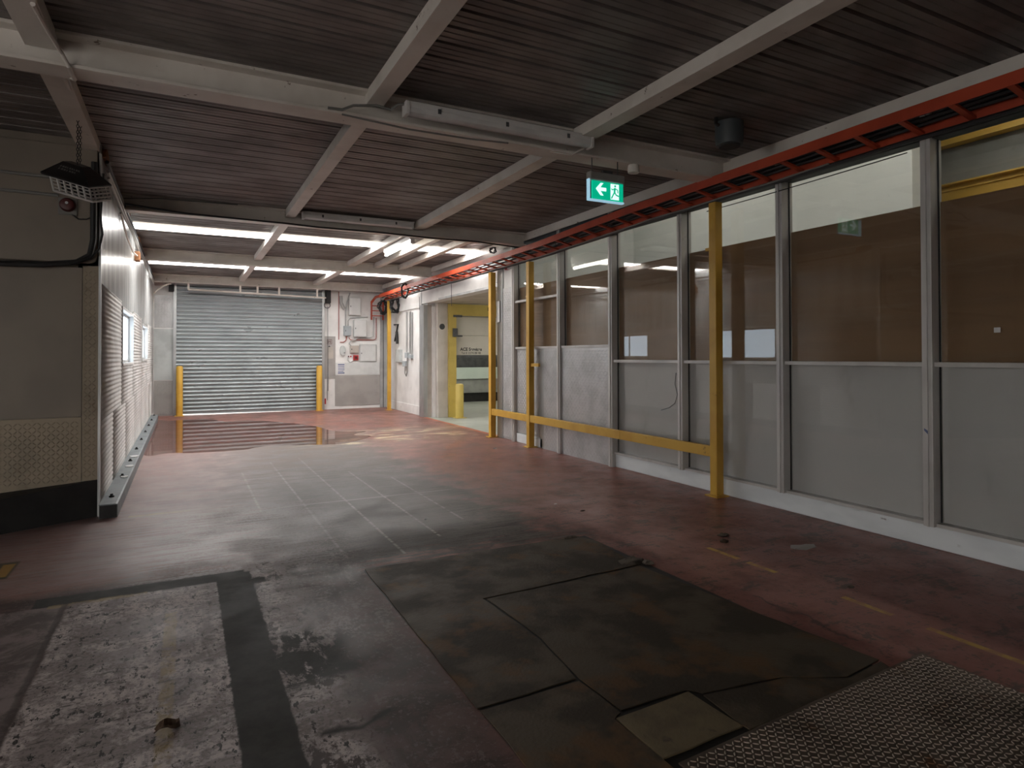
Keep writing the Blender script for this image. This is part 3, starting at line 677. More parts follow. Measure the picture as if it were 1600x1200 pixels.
# drop section down the rear wall
bx('drop_rail', 'orange', t, 4.60, 4.63, 17.40, 17.48, 2.46, 2.98); bx('drop_rail', 'orange', t, 4.93, 4.96, 17.40, 17.48, 2.46, 2.98)
for z_ in (2.56, 2.70, 2.84): bx('rung', 'orange', t, 4.63, 4.93, 17.42, 17.45, z_, z_+.025)
MB().tube([(4.62,16.6,3.05),(4.62,17.0,3.06),(4.66,17.3,3.04),(4.62,17.44,2.95)], .035, 8).build('bend', 'orange', t, smooth=True)
MB().tube([(4.89,16.6,3.0),(4.92,17.0,3.02),(4.95,17.3,3.02),(4.95,17.44,2.95)], .03, 8).build('bend', 'orange', t, smooth=True)
# cables in and beside the ladder
def sagline(x0, x1, z_off, amp, seed, r_, n=46, y0=-3.2, y1=16.8):
    rd = random.Random(seed); ph = rd.random()*6
    return [(x0+(x1-x0)*i/n+amp*.6*math.sin(i*.9+ph), y0+(y1-y0)*i/n, zt(y0+(y1-y0)*i/n)+z_off+amp*math.sin(i*1.7+ph*2)*.5) for i in range(n+1)]
labs = ['black cable lying in the orange ladder next to its room side rail','black cable lying in the middle of the orange ladder','black cable lying in the orange ladder close to the glass','thick black cable slung under the glass side of the orange ladder','second black cable slung just above the lowest one along the glass','grey cable slung along the glass side of the orange ladder','thin black cable on top of the orange ladder']
for k, (a, b_, zo, am, r_, m_) in enumerate(((4.67,4.66,.036,.010,.014,'cable_black'),(4.75,4.74,.024,.012,.016,'cable_black'),(4.83,4.83,.010,.010,.016,'cable_black'),(4.862,4.862,-.072,.006,.017,'cable_black'),(4.892,4.892,-.068,.006,.017,'cable_black'),(4.84,4.84,-.068,.008,.008,'cable_grey'),(4.70,4.79,.05,.015,.008,'cable_black'))):
    y0_ = -3.2 if k != 5 else 3.5
    tag(MB().tube(sagline(a, b_, zo, am, k, r_, y0=y0_), r_, 6).build('power_cable', m_, smooth=True), labs[k], 'cable', 'cables along the orange ladder')
tag(MB().tube([(4.925, y_, 3.0+.02*math.sin(y_)) for y_ in (2.9,3.6,4.3,5.0)], .005, 5).build('thin_wire', 'cable_black'), 'thin dark wire strung across the top of the glass panes', 'wire')
tag(MB().tube([(4.90, 9.2+i*.9, 3.02-.004*i+.01*math.sin(i)) for i in range(9)], .018, 8).build('conduit_pipe', 'conduit', smooth=True), 'grey conduit running below the orange ladder over the side opening', 'conduit')
# coil and tangle
def loop(c, rx, rz, n, turns, r_, m_, label, name='cable_coil', jit=.02, ax='y'):
    rd = random.Random(int(c[1]*100)); pts = []
    for i in range(n*turns+1):
        a = 2*math.pi*i/n; k = 1+rd.uniform(-jit,jit)*3
        d1, d2 = rx*k*math.cos(a), rz*k*math.sin(a)
        pts.append((c[0]+rd.uniform(-jit,jit)+(0 if ax == 'x' else d1), c[1]+(d1 if ax == 'x' else rd.uniform(-jit,jit)), c[2]+d2))
    return tag(MB().tube(pts, r_, 6).build(name, m_, smooth=True), label, 'cable')
loop((4.57,14.3,2.98), .075, .17, 14, 6, .015, 'cable_black', 'coil of black cable hanging from the far end of the orange ladder')
loop((4.80,16.95,2.78), .11, .19, 10, 7, .016, 'cable_black', 'tangle of black cable inside the orange drop ladder at the rear corner', 'cable_tangle', .05)
loop((4.96,16.3,2.80), .11, .20, 9, 7, .015, 'cable_black', 'tangle of dark cable right of the lone yellow post', 'cable_tangle', .06)
loop((4.76,9.9,3.29), .10, .05, 8, 3, .010, 'cable_black', 'loose loop of black cable above the orange ladder near the farthest yellow rail post', 'cable_loop', .03, 'x')
tag(MB().tube([(4.93,14.3,2.85),(4.935,14.3,2.55)], .006, 5).build('hanging_wire', 'dark_steel'), 'thin dark wire hanging below the cable coil', 'wire')
tag(MB().tube([(4.98,12.4,3.05),(4.985,12.4,2.50)], .006, 5).build('hanging_wire', 'dark_steel'), 'thin dark pull wire hanging in front of the header over the opening', 'wire')

# ---- lights under the roof
def batten(p0, p1, label, lit=False):
    p0, p1 = Vector(p0), Vector(p1); c = (p0+p1)/2; al = 'x' if abs(p1.x-p0.x) > abs(p1.y-p0.y) else 'y'
    t = thing('batten_light', label, 'light', (c.x,c.y,p0.z), 'fluorescent battens')
    if al == 'x':
        bx('housing', 'fixture_white', t, p0.x, p1.x, c.y-.045, c.y+.045, p0.z+.05, p0.z+.10, .008)
        MB().prism([(c.y-.05,p0.z+.05),(c.y-.045,p0.z+.015),(c.y-.025,p0.z),(c.y+.025,p0.z),(c.y+.045,p0.z+.015),(c.y+.05,p0.z+.05)], 'x', p0.x+.02, p1.x-.02).build('diffuser', 'diffuser', t, smooth=True)
        ends = [(p0.x-.012, p0.x+.02), (p1.x-.02, p1.x+.012)]
        for a, b_ in ends: bx('end_cap', 'fixture_white', t, a, b_, c.y-.052, c.y+.052, p0.z-.004, p0.z+.095, .006)
        for x_ in (p0.x+.25, c.x, p1.x-.25): bx('clip', 'dark_steel', t, x_-.012, x_+.012, c.y-.055, c.y-.048, p0.z+.035, p0.z+.07)
    else:
        bx('housing', 'fixture_white', t, c.x-.045, c.x+.045, p0.y, p1.y, p0.z+.05, p0.z+.12, .006)
        MB().cyl((c.x,p0.y+.02,p0.z+.02), (c.x,p1.y-.02,p0.z+.02), .028, 12).build('tube', 'tube_lit', t, smooth=True)
        for y_ in (p0.y, p1.y-.03): bx('end_cap', 'fixture_white', t, c.x-.03, c.x+.03, y_, y_+.03, p0.z-.015, p0.z+.06, .005)
batten((1.45,4.515,3.24), (3.10,4.515,3.24), 'long unlit white batten light along the nearest cross beam')
batten((1.40,8.79,3.29), (2.92,8.79,3.29), 'slim unlit white batten light along the second cross beam')
batten((3.10,9.3,3.19), (3.10,10.75,3.19), 'lit fluorescent batten glowing under the front skylight strip', True)
t = thing('emergency_sign', 'green exit sign with white arrow and running figure hanging from the nearest beam', 'exit sign', (3.335,4.62,2.82))
bx('housing', 'sign_housing', t, 3.15, 3.53, 4.585, 4.655, 3.00, 3.075, .012)
bx('panel', 'exit_green', t, 3.19, 3.525, 4.61, 4.63, 2.835, 3.005)
fp = t
ar = MB().prism([(3.225,2.93),(3.275,2.985),(3.305,2.985),(3.272,2.945),(3.335,2.945),(3.335,2.915),(3.272,2.915),(3.305,2.875),(3.275,2.875)], 'y', 4.606, 4.61).build('arrow', 'exit_white', t)
bx('doorway', 'exit_white', t, 3.385, 3.475, 4.607, 4.61, 2.85, 2.99)
mn = MB(); Yf = 4.606
mn.cyl((3.432,Yf+.001,2.972), (3.432,Yf-.001,2.972), .010, 10)
def limb(pts, w_):
    for (a,b_) in zip(pts, pts[1:]):
        d_ = (Vector(b_)-Vector(a)).normalized(); nn = Vector((-d_.y,d_.x))*w_
        a, b_ = Vector(a)-d_*w_*.5, Vector(b_)+d_*w_*.5
        mn.prism([tuple(a-nn),tuple(b_-nn),tuple(b_+nn),tuple(a+nn)], 'y', Yf-.001, Yf+.001)
limb([(3.430,2.952),(3.425,2.918)], .009); limb([(3.438,2.95),(3.458,2.94),(3.463,2.915)], .0045); limb([(3.424,2.948),(3.404,2.936),(3.392,2.945)], .0045)
limb([(3.426,2.918),(3.408,2.888),(3.392,2.86)], .006); limb([(3.428,2.915),(3.444,2.893),(3.470,2.886)], .006)
mn.build('running_figure', 'exit_green', t)
bx('diffuser_edge', 'exit_edge', t, 3.15, 3.53, 4.60, 4.64, 2.82, 2.835, .004); bx('diffuser_edge', 'exit_edge', t, 3.145, 3.16, 4.60, 4.64, 2.82, 3.01, .004)
for x_ in (3.19, 3.47): MB().tube([(x_,4.62,3.07),(x_,4.62,3.21)], .005, 6).build('hanger', 'dark_steel', t)
bx('bracket', 'dark_steel', t, 3.30, 3.40, 4.60, 4.64, 3.075, 3.10)
tag(MB().lathe([(.05,0),(.055,.02),(.05,.07),(.03,.08)], (3.62,4.58,3.11), 14).build('sensor_bell', 'white_steel', smooth=True), 'small white round sensor on the beam just right of the exit sign', 'sensor')
t = thing('ceiling_speaker', 'dark grey cylindrical fitting hanging from the ceiling near the glazed wall', 'ceiling fitting', (4.05,3.85,3.2))
MB().lathe([(.06,0),(.105,.012),(.115,.05),(.115,.20)], (4.05,3.85,3.20), 28).build('body', 'speaker_grey', t, smooth=True)
MB().lathe([(.085,-.004),(.09,.01)], (4.05,3.85,3.20), 24).build('lens', 'rubber', t, smooth=True)
MB().tube([(3.93,3.85,3.36),(3.90,3.85,3.37),(3.90,3.85,3.42)], .015, 6).build('cable_gland', 'rubber', t)
bx('mount', 'speaker_grey', t, 4.0, 4.1, 3.80, 3.90, 3.39, 3.42)

# ---- cables and conduits clipped to the beams
tag(MB().tube([(-.66,8.86,3.285),(-.4,8.86,3.265),(.0,8.86,3.235),(.4,8.862,3.23),(1.2,8.86,3.222),(1.6,8.86,3.21),(2.4,8.86,3.215),(3.2,8.86,3.20),(4.0,8.86,3.205),(4.75,8.86,3.17)], .012, 6).build('beam_cable', 'cable_black', smooth=True), 'dark cable clipped along the lower edge of the second cross beam', 'cable')
tag(MB().tube([(-.66,8.87,3.35),(-.3,8.87,3.39),(.3,8.87,3.405),(.6,8.87,3.41)], .009, 6).build('beam_cable', 'cable_grey', smooth=True), 'thin grey cable along the upper left edge of the second cross beam', 'cable')
tag(MB().tube([(.9,4.59,3.222),(1.0,4.585,3.225),(1.08,4.585,3.27),(1.25,4.585,3.30),(1.36,4.585,3.29),(1.40,4.54,3.32),(1.45,4.515,3.32)], .010, 6).build('looped_conduit', 'cable_grey', smooth=True), 'looped grey flex feeding the long unlit batten on the nearest beam', 'cable')
tag(MB().tube([(1.0,4.595,3.195),(1.5,4.60,3.17),(2.0,4.60,3.175),(2.35,4.60,3.195)], .007, 6).build('beam_cable', 'cable_grey', smooth=True), 'thin sagging cable under the nearest cross beam below the batten', 'cable')
tag(MB().tube([(3.1,4.55,3.27),(3.0,4.57,3.21),(2.95,4.585,3.18),(2.75,4.60,3.185)], .008, 6).build('looped_conduit', 'white_steel', smooth=True), 'short pale flex dropping from the right end of the long unlit batten', 'cable')
tag(MB().tube([(-.72,4.1,3.31),(-.70,4.4,3.305),(-.66,4.56,3.26),(-.63,4.59,3.20),(-.62,4.75,3.185),(-.70,4.9,3.26),(-.72,5.3,3.31)], .013, 8).build('looped_conduit', 'white_steel', smooth=True), 'white pipe bent round the nearest beam where the left-hand purlin meets it', 'pipe')
# runs on top of the left wall
for k, (x_, z_, r_, m_, lab) in enumerate(((-.655,3.20,.016,'conduit','upper grey conduit running along the top of the white left wall'),(-.65,3.13,.013,'conduit','lower grey conduit running along the top of the white left wall'),(-.66,3.28,.018,'cable_black','black cable running above the conduits on the left wall'))):
    tag(MB().tube([(x_, 7.05+i*1.0, z_+.012*math.sin(i*2.1+k)) for i in range(11)], r_, 6).build('wall_conduit', m_, smooth=True), lab, 'conduit', 'runs on the left wall')
b_ = tag(MB().box(-.69, -.62, 11.2, 11.4, 2.92, 3.06).build('junction_box', 'rust', bevel=.008), 'small rusty bracket box high on the white left wall', 'bracket')
tag(MB().tube([(-.67,8.6,3.12),(-.665,9.4,2.98),(-.66,10.4,2.93),(-.655,11.2,2.99)], .012, 6).build('wall_conduit', 'white_steel', smooth=True), 'sagging pale pipe below the conduits high on the white left wall', 'pipe')
for k, (y_, l) in enumerate(((6.95,.3),(9.6,.35),(11.8,.4),(14.2,.6))):
    tag(MB().prism([(y_,3.31),(y_+l,3.30),(y_+l*.9,3.38),(y_+l*.4,3.41),(y_+.02,3.39)], 'x', -.69, -.66).build('rusted_cleat', 'rust'), ['rusted steel cleat beside the hanging insect killer','rusted steel cleat on the left wall below the front skylight','rusted steel cleat on the left wall just past the front skylight','rusted steel cleat on the left wall near the rear skylight'][k], 'bracket', 'rusted cleats along the left wall')

# ---- on the return wall
tag(MB().tube([(-5.0,6.77,2.215),(-3.2,6.77,2.23),(-1.6,6.765,2.24),(-1.1,6.765,2.255),(-.86,6.765,2.29),(-.76,6.765,2.36),(-.735,6.765,2.5),(-.735,6.765,2.78),(-.73,6.765,3.2)], .026, 8).build('cable_bundle', 'cable_black', smooth=True), 'thick black cable bundle running along and up the dim cream wall', 'cable')
tag(MB().tube([(-.90,6.72,2.26),(-.75,6.74,2.33),(-.69,6.74,2.42),(-.665,6.74,2.55),(-.68,6.74,2.72),(-.66,6.74,3.1)], .011, 6).build('loose_cable', 'cable_black', smooth=True), 'loose thin black cable bowing off the wall corner below the insect killer', 'cable')
for z_, lab in ((3.06,'upper'),(2.905,'lower')):
    tag(MB().tube([(-5.0,6.785,z_+.02),(-1.0,6.785,z_-.03)], .014, 8).build('wall_conduit', 'cable_grey', smooth=True), lab+' of two thin horizontal conduits on the dim cream wall', 'conduit', 'conduits on the cream wall')
t = thing('fire_sounder', 'dark red round fire alarm sounder on the dim cream wall', 'alarm', (-.93,6.8,2.74))
bx('back_plate', 'cable_grey', t, -1.0, -.86, 6.785, 6.80, 2.71, 2.86, .004)
s_ = MB().lathe([(.06,0),(.06,.03),(.05,.05),(.03,.055),(.001,.055)], (0,0,0), 20).build('sounder', 'red_dark', t, smooth=True); s_.rotation_euler.x = R(90); s_.location = (0,-.015,.055)
s_ = MB().lathe([(.012,0),(.012,.012),(.001,.012)], (0,0,0), 10).build('lamp', 'paper', t, smooth=True); s_.rotation_euler.x = R(90); s_.location = (0,-.07,.065)
tag(MB().tube([(-.90,6.79,2.72),(-.85,6.79,2.68),(-.79,6.79,2.685),(-.745,6.79,2.71)], .006, 6).build('alarm_flex', 'cable_black', smooth=True), 'thin flex from the red sounder to the black bundle', 'cable')
# insect killer on chains
t = thing('insect_killer', 'insect killer with black hood and white grille hanging on two chains', 'insect killer', (-.78,6.1,2.66))
A_, B_, C_ = Vector((-.95,5.90,2.855)), Vector((-.68,5.95,2.80)), Vector((-.575,6.20,2.885))
e1, e2, e3 = B_-A_, C_-B_, Vector((.025,.0,-.125))
def zp(u, v, w_): return A_+e1*u+e2*v+e3*w_
MB().add([zp(-.08,-.1,0),zp(1.06,-.1,0),zp(1.06,1.1,0),zp(-.08,1.1,0),zp(.32,.30,-.95),zp(.78,.30,-.95),zp(.78,.70,-.95),zp(.32,.70,-.95),zp(-.06,-.1,.12),zp(1.05,-.1,.12),zp(1.05,1.1,.12),zp(-.06,1.1,.12)],
         [(0,1,5,4),(1,2,6,5),(2,3,7,6),(3,0,4,7),(4,5,6,7),(8,9,1,0),(9,10,2,1),(10,11,3,2),(11,8,0,3),(11,10,9,8)]).build('hood', 'hood_black', t, bevel=.004)
def slope_pt(u, v): return zp(-.08+1.14*u,-.1,0).lerp(zp(.32,.30,-.95).lerp(zp(.78,.30,-.95), u), v)+Vector((0,-.003,.003))
mb = MB()
for row, v in ((0,.62),(1,.45)):
    for k in range(9 if row == 0 else 7):
        u = .18+.075*k+(.03*row); w_ = .055 if k%3 else .035
        mb.add([slope_pt(u,v),slope_pt(u+w_,v),slope_pt(u+w_,v+.10),slope_pt(u,v+.10)], [(0,1,2,3)])
mb.build('lettering', 'cable_grey', t)
g = MB()
def bar(a, b_, r_): g.tube([a,b_], r_, 5)
for w_ in (.15, 1.0):
    for (p0,p1) in (((.1,0),(1,0)),((1,0),(1,1)),((.1,1),(1,1)),((.1,0),(.1,1))): bar(zp(*p0,w_), zp(*p1,w_), .009)
for k in range(7): u = .1+.9*k/6; bar(zp(u,0,.15), zp(u,0,1), .008); bar(zp(u,1,.15), zp(u,1,1), .006)
for k in range(6): bar(zp(1,k/5,.15), zp(1,k/5,1), .008)
for w_ in (.36,.58,.8): bar(zp(1,0,w_), zp(1,1,w_), .008); bar(zp(.1,0,w_), zp(1,0,w_), .005)
g.build('grille', 'grille_white', t)
MB().add([zp(.1,0,1.02),zp(1,0,1.02),zp(1,1,1.02),zp(.1,1,1.02),zp(.1,0,1.08),zp(1,0,1.08),zp(1,1,1.08),zp(.1,1,1.08)],[(0,1,2,3),(7,6,5,4),(0,4,5,1),(1,5,6,2),(2,6,7,3),(3,7,4,0)]).build('tray', 'grille_white', t)
MB().add([zp(.2,.2,.1),zp(.9,.2,.1),zp(.9,.8,.1),zp(.2,.8,.1),zp(.2,.2,.95),zp(.9,.2,.95),zp(.9,.8,.95),zp(.2,.8,.95)],[(0,1,2,3),(7,6,5,4),(0,4,5,1),(1,5,6,2),(2,6,7,3),(3,7,4,0)]).build('core', 'hood_black', t)
for y_ in (6.0, 6.14):
    ch = MB(); z_ = 2.96; k = 0
    while z_ < 3.31:
        a = [( -.76+(.008*math.cos(q) if k%2 else 0), y_+(0 if k%2 else .008*math.cos(q)), z_+.014+.014*math.sin(q)) for q in [j*math.pi/4 for j in range(9)]]
        ch.tube(a, .0025, 4, False); z_ += .023; k += 1
    ch.build('chain', 'rubber', t)

# ---- switchgear on the rear wall
def wallbox(name, label, cat, m, x0, x1, z0, z1, d_=.12, y0=None, door=True, group='boxes on the rear wall'):
    y1 = YR-.0; y0 = y1-d_
    t = thing(name, label, cat, ((x0+x1)/2, y1, z0), group)
    bx('body', m, t, x0, x1, y0+.012, y1, z0, z1, .006)
    if door:
        dd = bx('door', m, t, x0+.012, x1-.012, y0, y0+.011, z0+.012, z1-.012, .004); bx('lock', 'dark_steel', dd, x0+.03, x0+.05, y0-.006, y0, (z0+z1)/2-.02, (z0+z1)/2+.02)
    return t
wallbox('distribution_board', 'upper white distribution board high on the rear wall', 'electrical box', 'box_white', 4.01, 4.33, 2.58, 3.06)
wallbox('distribution_board', 'wider white distribution board in the middle of the rear wall switchgear', 'electrical box', 'box_white', 4.14, 4.49, 1.98, 2.45, .14)
wallbox('isolator_box', 'blue-grey isolator box left of the wider white distribution board', 'electrical box', 'box_grey', 3.875, 4.065, 2.01, 2.28, .11)
wallbox('junction_box', 'beige junction box above the red call point', 'electrical box', 'box_tan', 4.05, 4.28, 1.53, 1.74, .08)
t = wallbox('meter_cabinet', 'flush white cabinet door right of the red call point', 'cabinet', 'box_white', 4.33, 4.785, 1.295, 1.755, .04)
bx('frame', 'conduit', t, 4.315, 4.80, YR-.02, YR-.005, 1.28, 1.77)
t = thing('gong_box', 'pale rounded bell box at the left of the beige junction box', 'bell', (3.85,YR,1.46), 'boxes on the rear wall')
MB().prism([(3.85+.08*math.cos(a), 1.60+.14*math.sin(a)) for a in [R(15*k) for k in range(24)]], 'y', YR-.08, YR).build('cover', 'box_pale', t, bevel=.01); bx('slot', 'dark_steel', t, 3.87, 3.91, YR-.083, YR-.08, 1.53, 1.55)
t = thing('call_point', 'square red fire call point on the rear wall', 'call point', (4.21,YR,1.33))
bx('body', 'red_plastic', t, 4.14, 4.28, YR-.06, YR, 1.335, 1.475, .006); bx('glass', 'red_dark', t, 4.175, 4.245, YR-.063, YR-.06, 1.37, 1.44)
t = thing('button_pair', 'two tiny red push buttons left of the red call point', 'switch', (4.04,YR,1.42)); bx('button', 'red_dark', t, 4.0, 4.03, YR-.03, YR, 1.42, 1.46); bx('button', 'red_plastic', t, 4.06, 4.09, YR-.03, YR, 1.42, 1.46)
t = thing('instruction_notice', 'white notice with blue printed lines on the rear wall', 'notice', (3.815,YR,.96))
bx('sheet', 'paper', t, 3.715, 3.915, YR-.018, YR-.013, .96, 1.25)
for k, z_ in enumerate((1.215,1.165,1.12,1.075,1.03,.985)): bx('print_line', 'blue_print', t, 3.725, 3.905-(.03 if k == 4 else 0), YR-.0195, YR-.018, z_-(.016 if k in (0,5) else .010), z_+(.016 if k in (0,5) else .010))
t = thing('machine_notice', 'small dark framed sign on the taupe panel right of the shutter', 'sign', (3.49,YR,1.69))
bx('plate', 'panel_taupe', t, 3.425, 3.565, YR-.02, YR-.012, 1.77, 1.91)
f = MB()
for a, b_, c, d_ in ((3.43,3.56,1.775,1.785),(3.43,3.56,1.895,1.905),(3.43,3.44,1.785,1.895),(3.55,3.56,1.785,1.895),(3.46,3.475,1.80,1.88),(3.515,3.53,1.80,1.88),(3.488,3.502,1.82,1.87)): f.box(a,b_,YR-.022,YR-.02,c,d_)
f.build('symbol', 'red_dark', t); MB().prism([(3.465,1.70),(3.525,1.70),(3.495,1.74)], 'y', YR-.017, YR-.013).build('triangle', 'ink', t)
def pipe(pts, r_, m_, label, name='wall_pipe', cat='pipe'): return tag(MB().tube(pts, r_, 6).build(name, m_, smooth=True), label, cat)
Yp = YR-.035
pipe([(3.743,Yp,3.22),(3.743,Yp,1.90)], .010, 'copper_red', 'thin straight red pipe down the rear wall near the shutter')
pipe([(3.78,Yp,1.83),(3.87,Yp,1.83),(3.94,Yp,1.88),(3.96,Yp,2.0)], .013, 'copper_red', 'short bent red pipe under the blue-grey isolator box')
pipe([(4.02,Yp,1.96),(4.06,Yp,1.90),(4.70,Yp,1.90),(4.77,Yp,1.93),(4.785,Yp,2.0),(4.785,Yp,2.52)], .011, 'copper_red', 'long red pipe running below the distribution boards and up to the orange ladder')
pipe([(4.30,Yp-.03,1.96),(4.60,Yp-.03,1.96),(4.69,Yp-.03,2.0),(4.70,Yp-.03,2.55)], .016, 'conduit', 'grey conduit bending up beside the red pipe on the rear wall', 'wall_conduit', 'conduit')
pipe([(3.93,Yp,2.28),(3.93,Yp,2.70),(3.97,Yp,2.95),(4.05,Yp,3.2)], .020, 'conduit', 'grey conduit rising from the blue-grey isolator to the roof', 'wall_conduit', 'conduit')
pipe([(4.00,Yp,2.28),(4.0,Yp,2.42),(4.06,Yp,2.5),(4.3,Yp,2.53),(4.55,Yp,2.54)], .016, 'conduit', 'grey conduit from the isolator bending right between the two white boards', 'wall_conduit', 'conduit')
pipe([(3.80,Yp-.02,3.10),(3.80,Yp-.02,2.92),(3.86,Yp-.02,2.80),(3.90,Yp-.02,2.74)], .045, 'conduit', 'fat grey bent duct at the top left of the switchgear', 'bent_duct', 'duct')
pipe([(3.98,Yp,1.46),(3.98,Yp,1.36),(4.05,Yp,1.28),(4.12,Yp,1.32)], .018, 'box_white', 'white hose looping below the bell box', 'hose', 'hose')
pipe([(4.08,Yp-.03,1.72),(4.02,Yp-.03,1.80),(4.08,Yp-.03,1.88),(4.20,Yp-.03,1.90),(4.24,Yp-.03,1.97)], .018, 'conduit', 'grey flexible conduit curling over the beige junction box', 'wall_conduit', 'conduit')
pipe([(3.44,YR-.03,1.0),(3.44,YR-.03,.25)], .012, 'conduit', 'thin grey pipe beside the right shutter guide', 'wall_pipe')
tag(MB().box(3.36, 3.40, YR-.06, YR, .15, .30).build('red_tag', 'red_plastic'), 'small red block low on the rear wall by the shutter', 'tag')
# far right wall: pipes, tool holders
for k, (y_, z0, z1) in enumerate(((15.7,1.55,2.58),(15.45,1.50,2.58),(15.28,1.47,2.55))):
    tag(MB().tube([(5.07,y_,z0),(5.07,y_,z1)], .022, 8).build('wall_conduit', 'conduit', smooth=True), ['left','middle','right'][k]+' of three upright grey conduits on the far right wall', 'conduit', 'upright conduits on the far right wall')
t = thing('switch_cluster', 'cluster of small grey switches below the upright conduits on the far right wall', 'switch', (5.1,15.6,1.4))
for a, b_, c, d_ in ((15.55,15.75,1.40,1.54),(15.25,15.45,1.38,1.48),(15.7,15.95,1.18,1.32)): bx('switch_box', 'box_grey', t, 5.03, 5.10, a, b_, c, d_, .006)
MB().tube([(5.06,15.8,1.18),(5.06,15.82,1.0),(5.06,15.7,.93),(5.06,15.62,1.02),(5.06,15.62,1.4)], .012, 6).build('flex', 'cable_grey', t, smooth=True)
t = thing('black_bracket', 'black folding bracket hanging on the far right wall beside the yellow post', 'bracket', (5.08,16.6,1.75))
MB().tube([(5.06,16.75,2.30),(5.06,16.4,2.30),(5.06,16.7,1.85)], .022, 6).build('arm', 'rubber', t); MB().tube([(5.05,16.5,2.1),(5.05,16.45,1.78)], .035, 6).build('grip', 'rubber', t)
tag(MB().box(5.02, 5.10, 16.15, 16.5, 1.28, 1.62).build('wall_box', 'box_pale', bevel=.01), 'pale box low on the far right wall beside the lone yellow post', 'electrical box')
t = thing('header_lamp', 'small red and white device under the orange ladder by the far mullion', 'device', (4.95,9.75,2.95)); bx('body', 'red_plastic', t, 4.93, 4.985, 9.70, 9.80, 2.94, 3.01); bx('cap', 'paper', t, 4.93, 4.985, 9.62, 9.70, 2.94, 3.0)
tag(MB().box(5.026, 5.0295, 2.335, 2.375, 1.605, 1.64).build('sticker', 'paper'), 'small pale sticker on the dark brown pane at the far right', 'sticker')
tag(MB().prism([(2.765,.86),(2.79,.885),(2.79,.90),(2.765,.885)], 'x', 4.916, 4.9195).build('tape_scrap', 'blue_print'), 'scrap of blue tape on the nearest mullion', 'tape')

# ---- on the floor
t = thing('floor_plate', 'rusty steel checker plate set in the floor at the lower right', 'steel plate', (2.4,1.2,0))
MB().add([(1.56,1.735,.006),(3.175,1.825,.006),(3.20,.2,.006),(1.58,.2,.006),(1.56,1.735,-.004),(3.175,1.825,-.004),(3.20,.2,-.004),(1.58,.2,-.004)], [(3,2,1,0),(0,1,5,4),(1,2,6,5),(2,3,7,6),(3,0,4,7)]).build('plate', 'floor_plate_steel', t)
ux = Vector((1.615,.09,0)).normalized(); uy = Vector((ux.y,-ux.x,0))
lugs('tread', 'tread_steel', t, (1.575,1.725,.006), ux, uy, (0,0,1), 1.60, 1.3, .023, .0235, .0062, .003)
pud = [(-.52,10.7),(-.2,10.75),(.3,10.6),(.8,10.63),(1.2,10.9),(1.7,10.75),(2.2,10.55),(2.55,10.75),(3.0,11.35),(2.75,11.7),(3.1,12.1),(2.6,12.35),(2.45,13.2),(2.2,14.0),(1.9,14.6),(1.45,15.3),(.8,15.4),(.55,16.1),(.1,16.3),(-.3,16.2),(-.53,16.3),(-.53,14.0),(-.53,12.0)]
def smooth_ring(p, n=5):
    out = []
    for i in range(len(p)):
        p0, p1, p2, p3 = (Vector(p[(i+k-1)%len(p)]) for k in range(4))
        for k in range(n):
            t_ = k/n; q = .5*((2*p1)+(p2-p0)*t_+(2*p0-5*p1+4*p2-p3)*t_*t_+(3*p1-p0-3*p2+p3)*t_**3)
            out.append((max(q.x,-.53)+random.uniform(-.012,.012), q.y+random.uniform(-.03,.03)))
    return out
pr = smooth_ring(pud); me = MB(); me.add([(a,b_,.003) for a,b_ in pr], [tuple(range(len(pr)))])
tag(me.build('puddle', 'water'), 'shallow puddle in front of the roller shutter mirroring its slats', 'puddle')
def lump(name, label, cat, c, s_, m_, seed, group=None):
    rd = random.Random(seed); vs = []; fs = []; n, k = 7, 4
    for j in range(k):
        v = j/(k-1)*math.pi/2
        for i in range(n):
            a = 2*math.pi*i/n; q = rd.uniform(.55,1.4)
            vs.append((c[0]+s_[0]*math.cos(a)*math.cos(v*.9)*q, c[1]+s_[1]*math.sin(a)*math.cos(v*.9)*q, s_[2]*math.sin(v)*rd.uniform(.8,1.2)))
    for j in range(k-1):
        for i in range(n): fs.append((j*n+i, j*n+(i+1)%n, (j+1)*n+(i+1)%n, (j+1)*n+i))
    fs.append(tuple(range((k-1)*n, k*n)))
    return tag(MB().add(vs, fs).build(name, m_), label, cat, group)
lv = MB(); rd = random.Random(4); nu, nv = 7, 4; vs = []
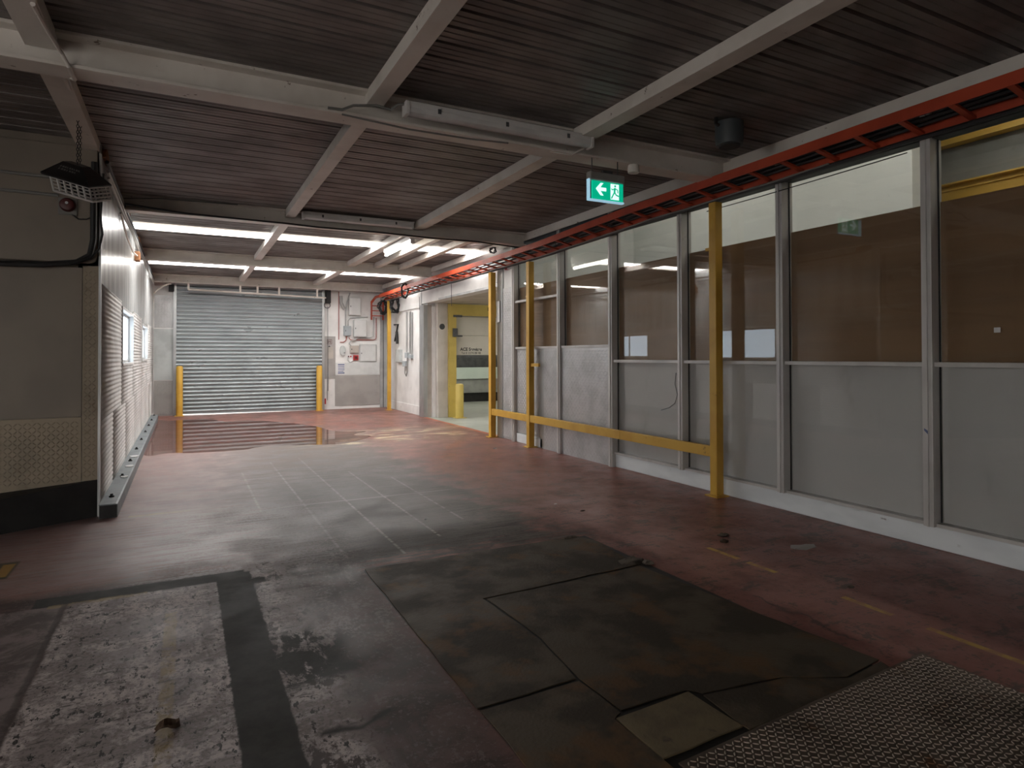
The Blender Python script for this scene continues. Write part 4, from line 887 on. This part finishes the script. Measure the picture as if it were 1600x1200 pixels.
for i in range(nu):
    u = i/(nu-1); wd_ = .028*math.sin(math.pi*min(1, u*.9+.08))**.7
    for k in range(nv):
        q = k/(nv-1)*2-1
        vs.append((-.055+(u-.5)*.085+rd.uniform(-.004,.004), 2.80+wd_*q+.02*(u-.5)+rd.uniform(-.004,.004), .006+.022*q*q*(.4+u)+.012*math.sin(u*5)+rd.uniform(0,.005)))
lv.add(vs, [(i*nv+k, (i+1)*nv+k, (i+1)*nv+k+1, i*nv+k+1) for i in range(nu-1) for k in range(nv-1)])
lf = tag(lv.build('crumpled_leaf', 'leaf_brown'), 'crumpled dark brown leaf on the faint yellow line at the lower left', 'leaf')
md = lf.modifiers.new('s', 'SOLIDIFY'); md.thickness = .002; lf.location.z = .002
lump('rubble_piece', 'pale crumbled concrete at the right corner of the dark floor patch', 'rubble', (2.80,3.58), (.10,.07,.022), 'rubble', 5, 'rubble by the patch')
lump('rubble_piece', 'smaller broken concrete bit beside the crumbled corner of the dark floor patch', 'rubble', (2.87,3.49), (.04,.035,.026), 'rubble', 6, 'rubble by the patch')
lump('rubble_piece', 'thin crumbled edge at the back corner of the dark floor patch', 'rubble', (2.73,4.26), (.10,.03,.015), 'rubble', 8, 'rubble by the patch')
lump('spalled_patch', 'flat pale spalled patch on the red floor near the white kerb', 'patch', (4.15,3.25), (.16,.06,.006), 'panel_taupe', 31)
for k, (x_, y_, s_, m_, lab) in enumerate(((3.3,4.95,.022,'leaf_brown','dark dry leaf on the red floor between the patch and the yellow rail'),(3.22,5.3,.016,'paper','tiny pale scrap on the red floor beyond the patch'),(3.70,2.55,.022,'rubble','pale pebble right of the middle yellow floor dash'),(3.85,3.75,.05,'rubble','flat broken chip beyond the yellow floor dashes'),(3.72,3.62,.045,'leaf_brown','dark chip just before the flat broken chip'),(1.9,5.35,.015,'paper','tiny white scrap in the worn middle lane'),(4.3,8.9,.03,'paper','small white scrap near the foot of the yellow rail'))):
    lump('floor_scrap', lab, 'debris', (x_,y_), (s_,s_*.7,s_*.4), m_, 20+k, 'scraps on the floor')
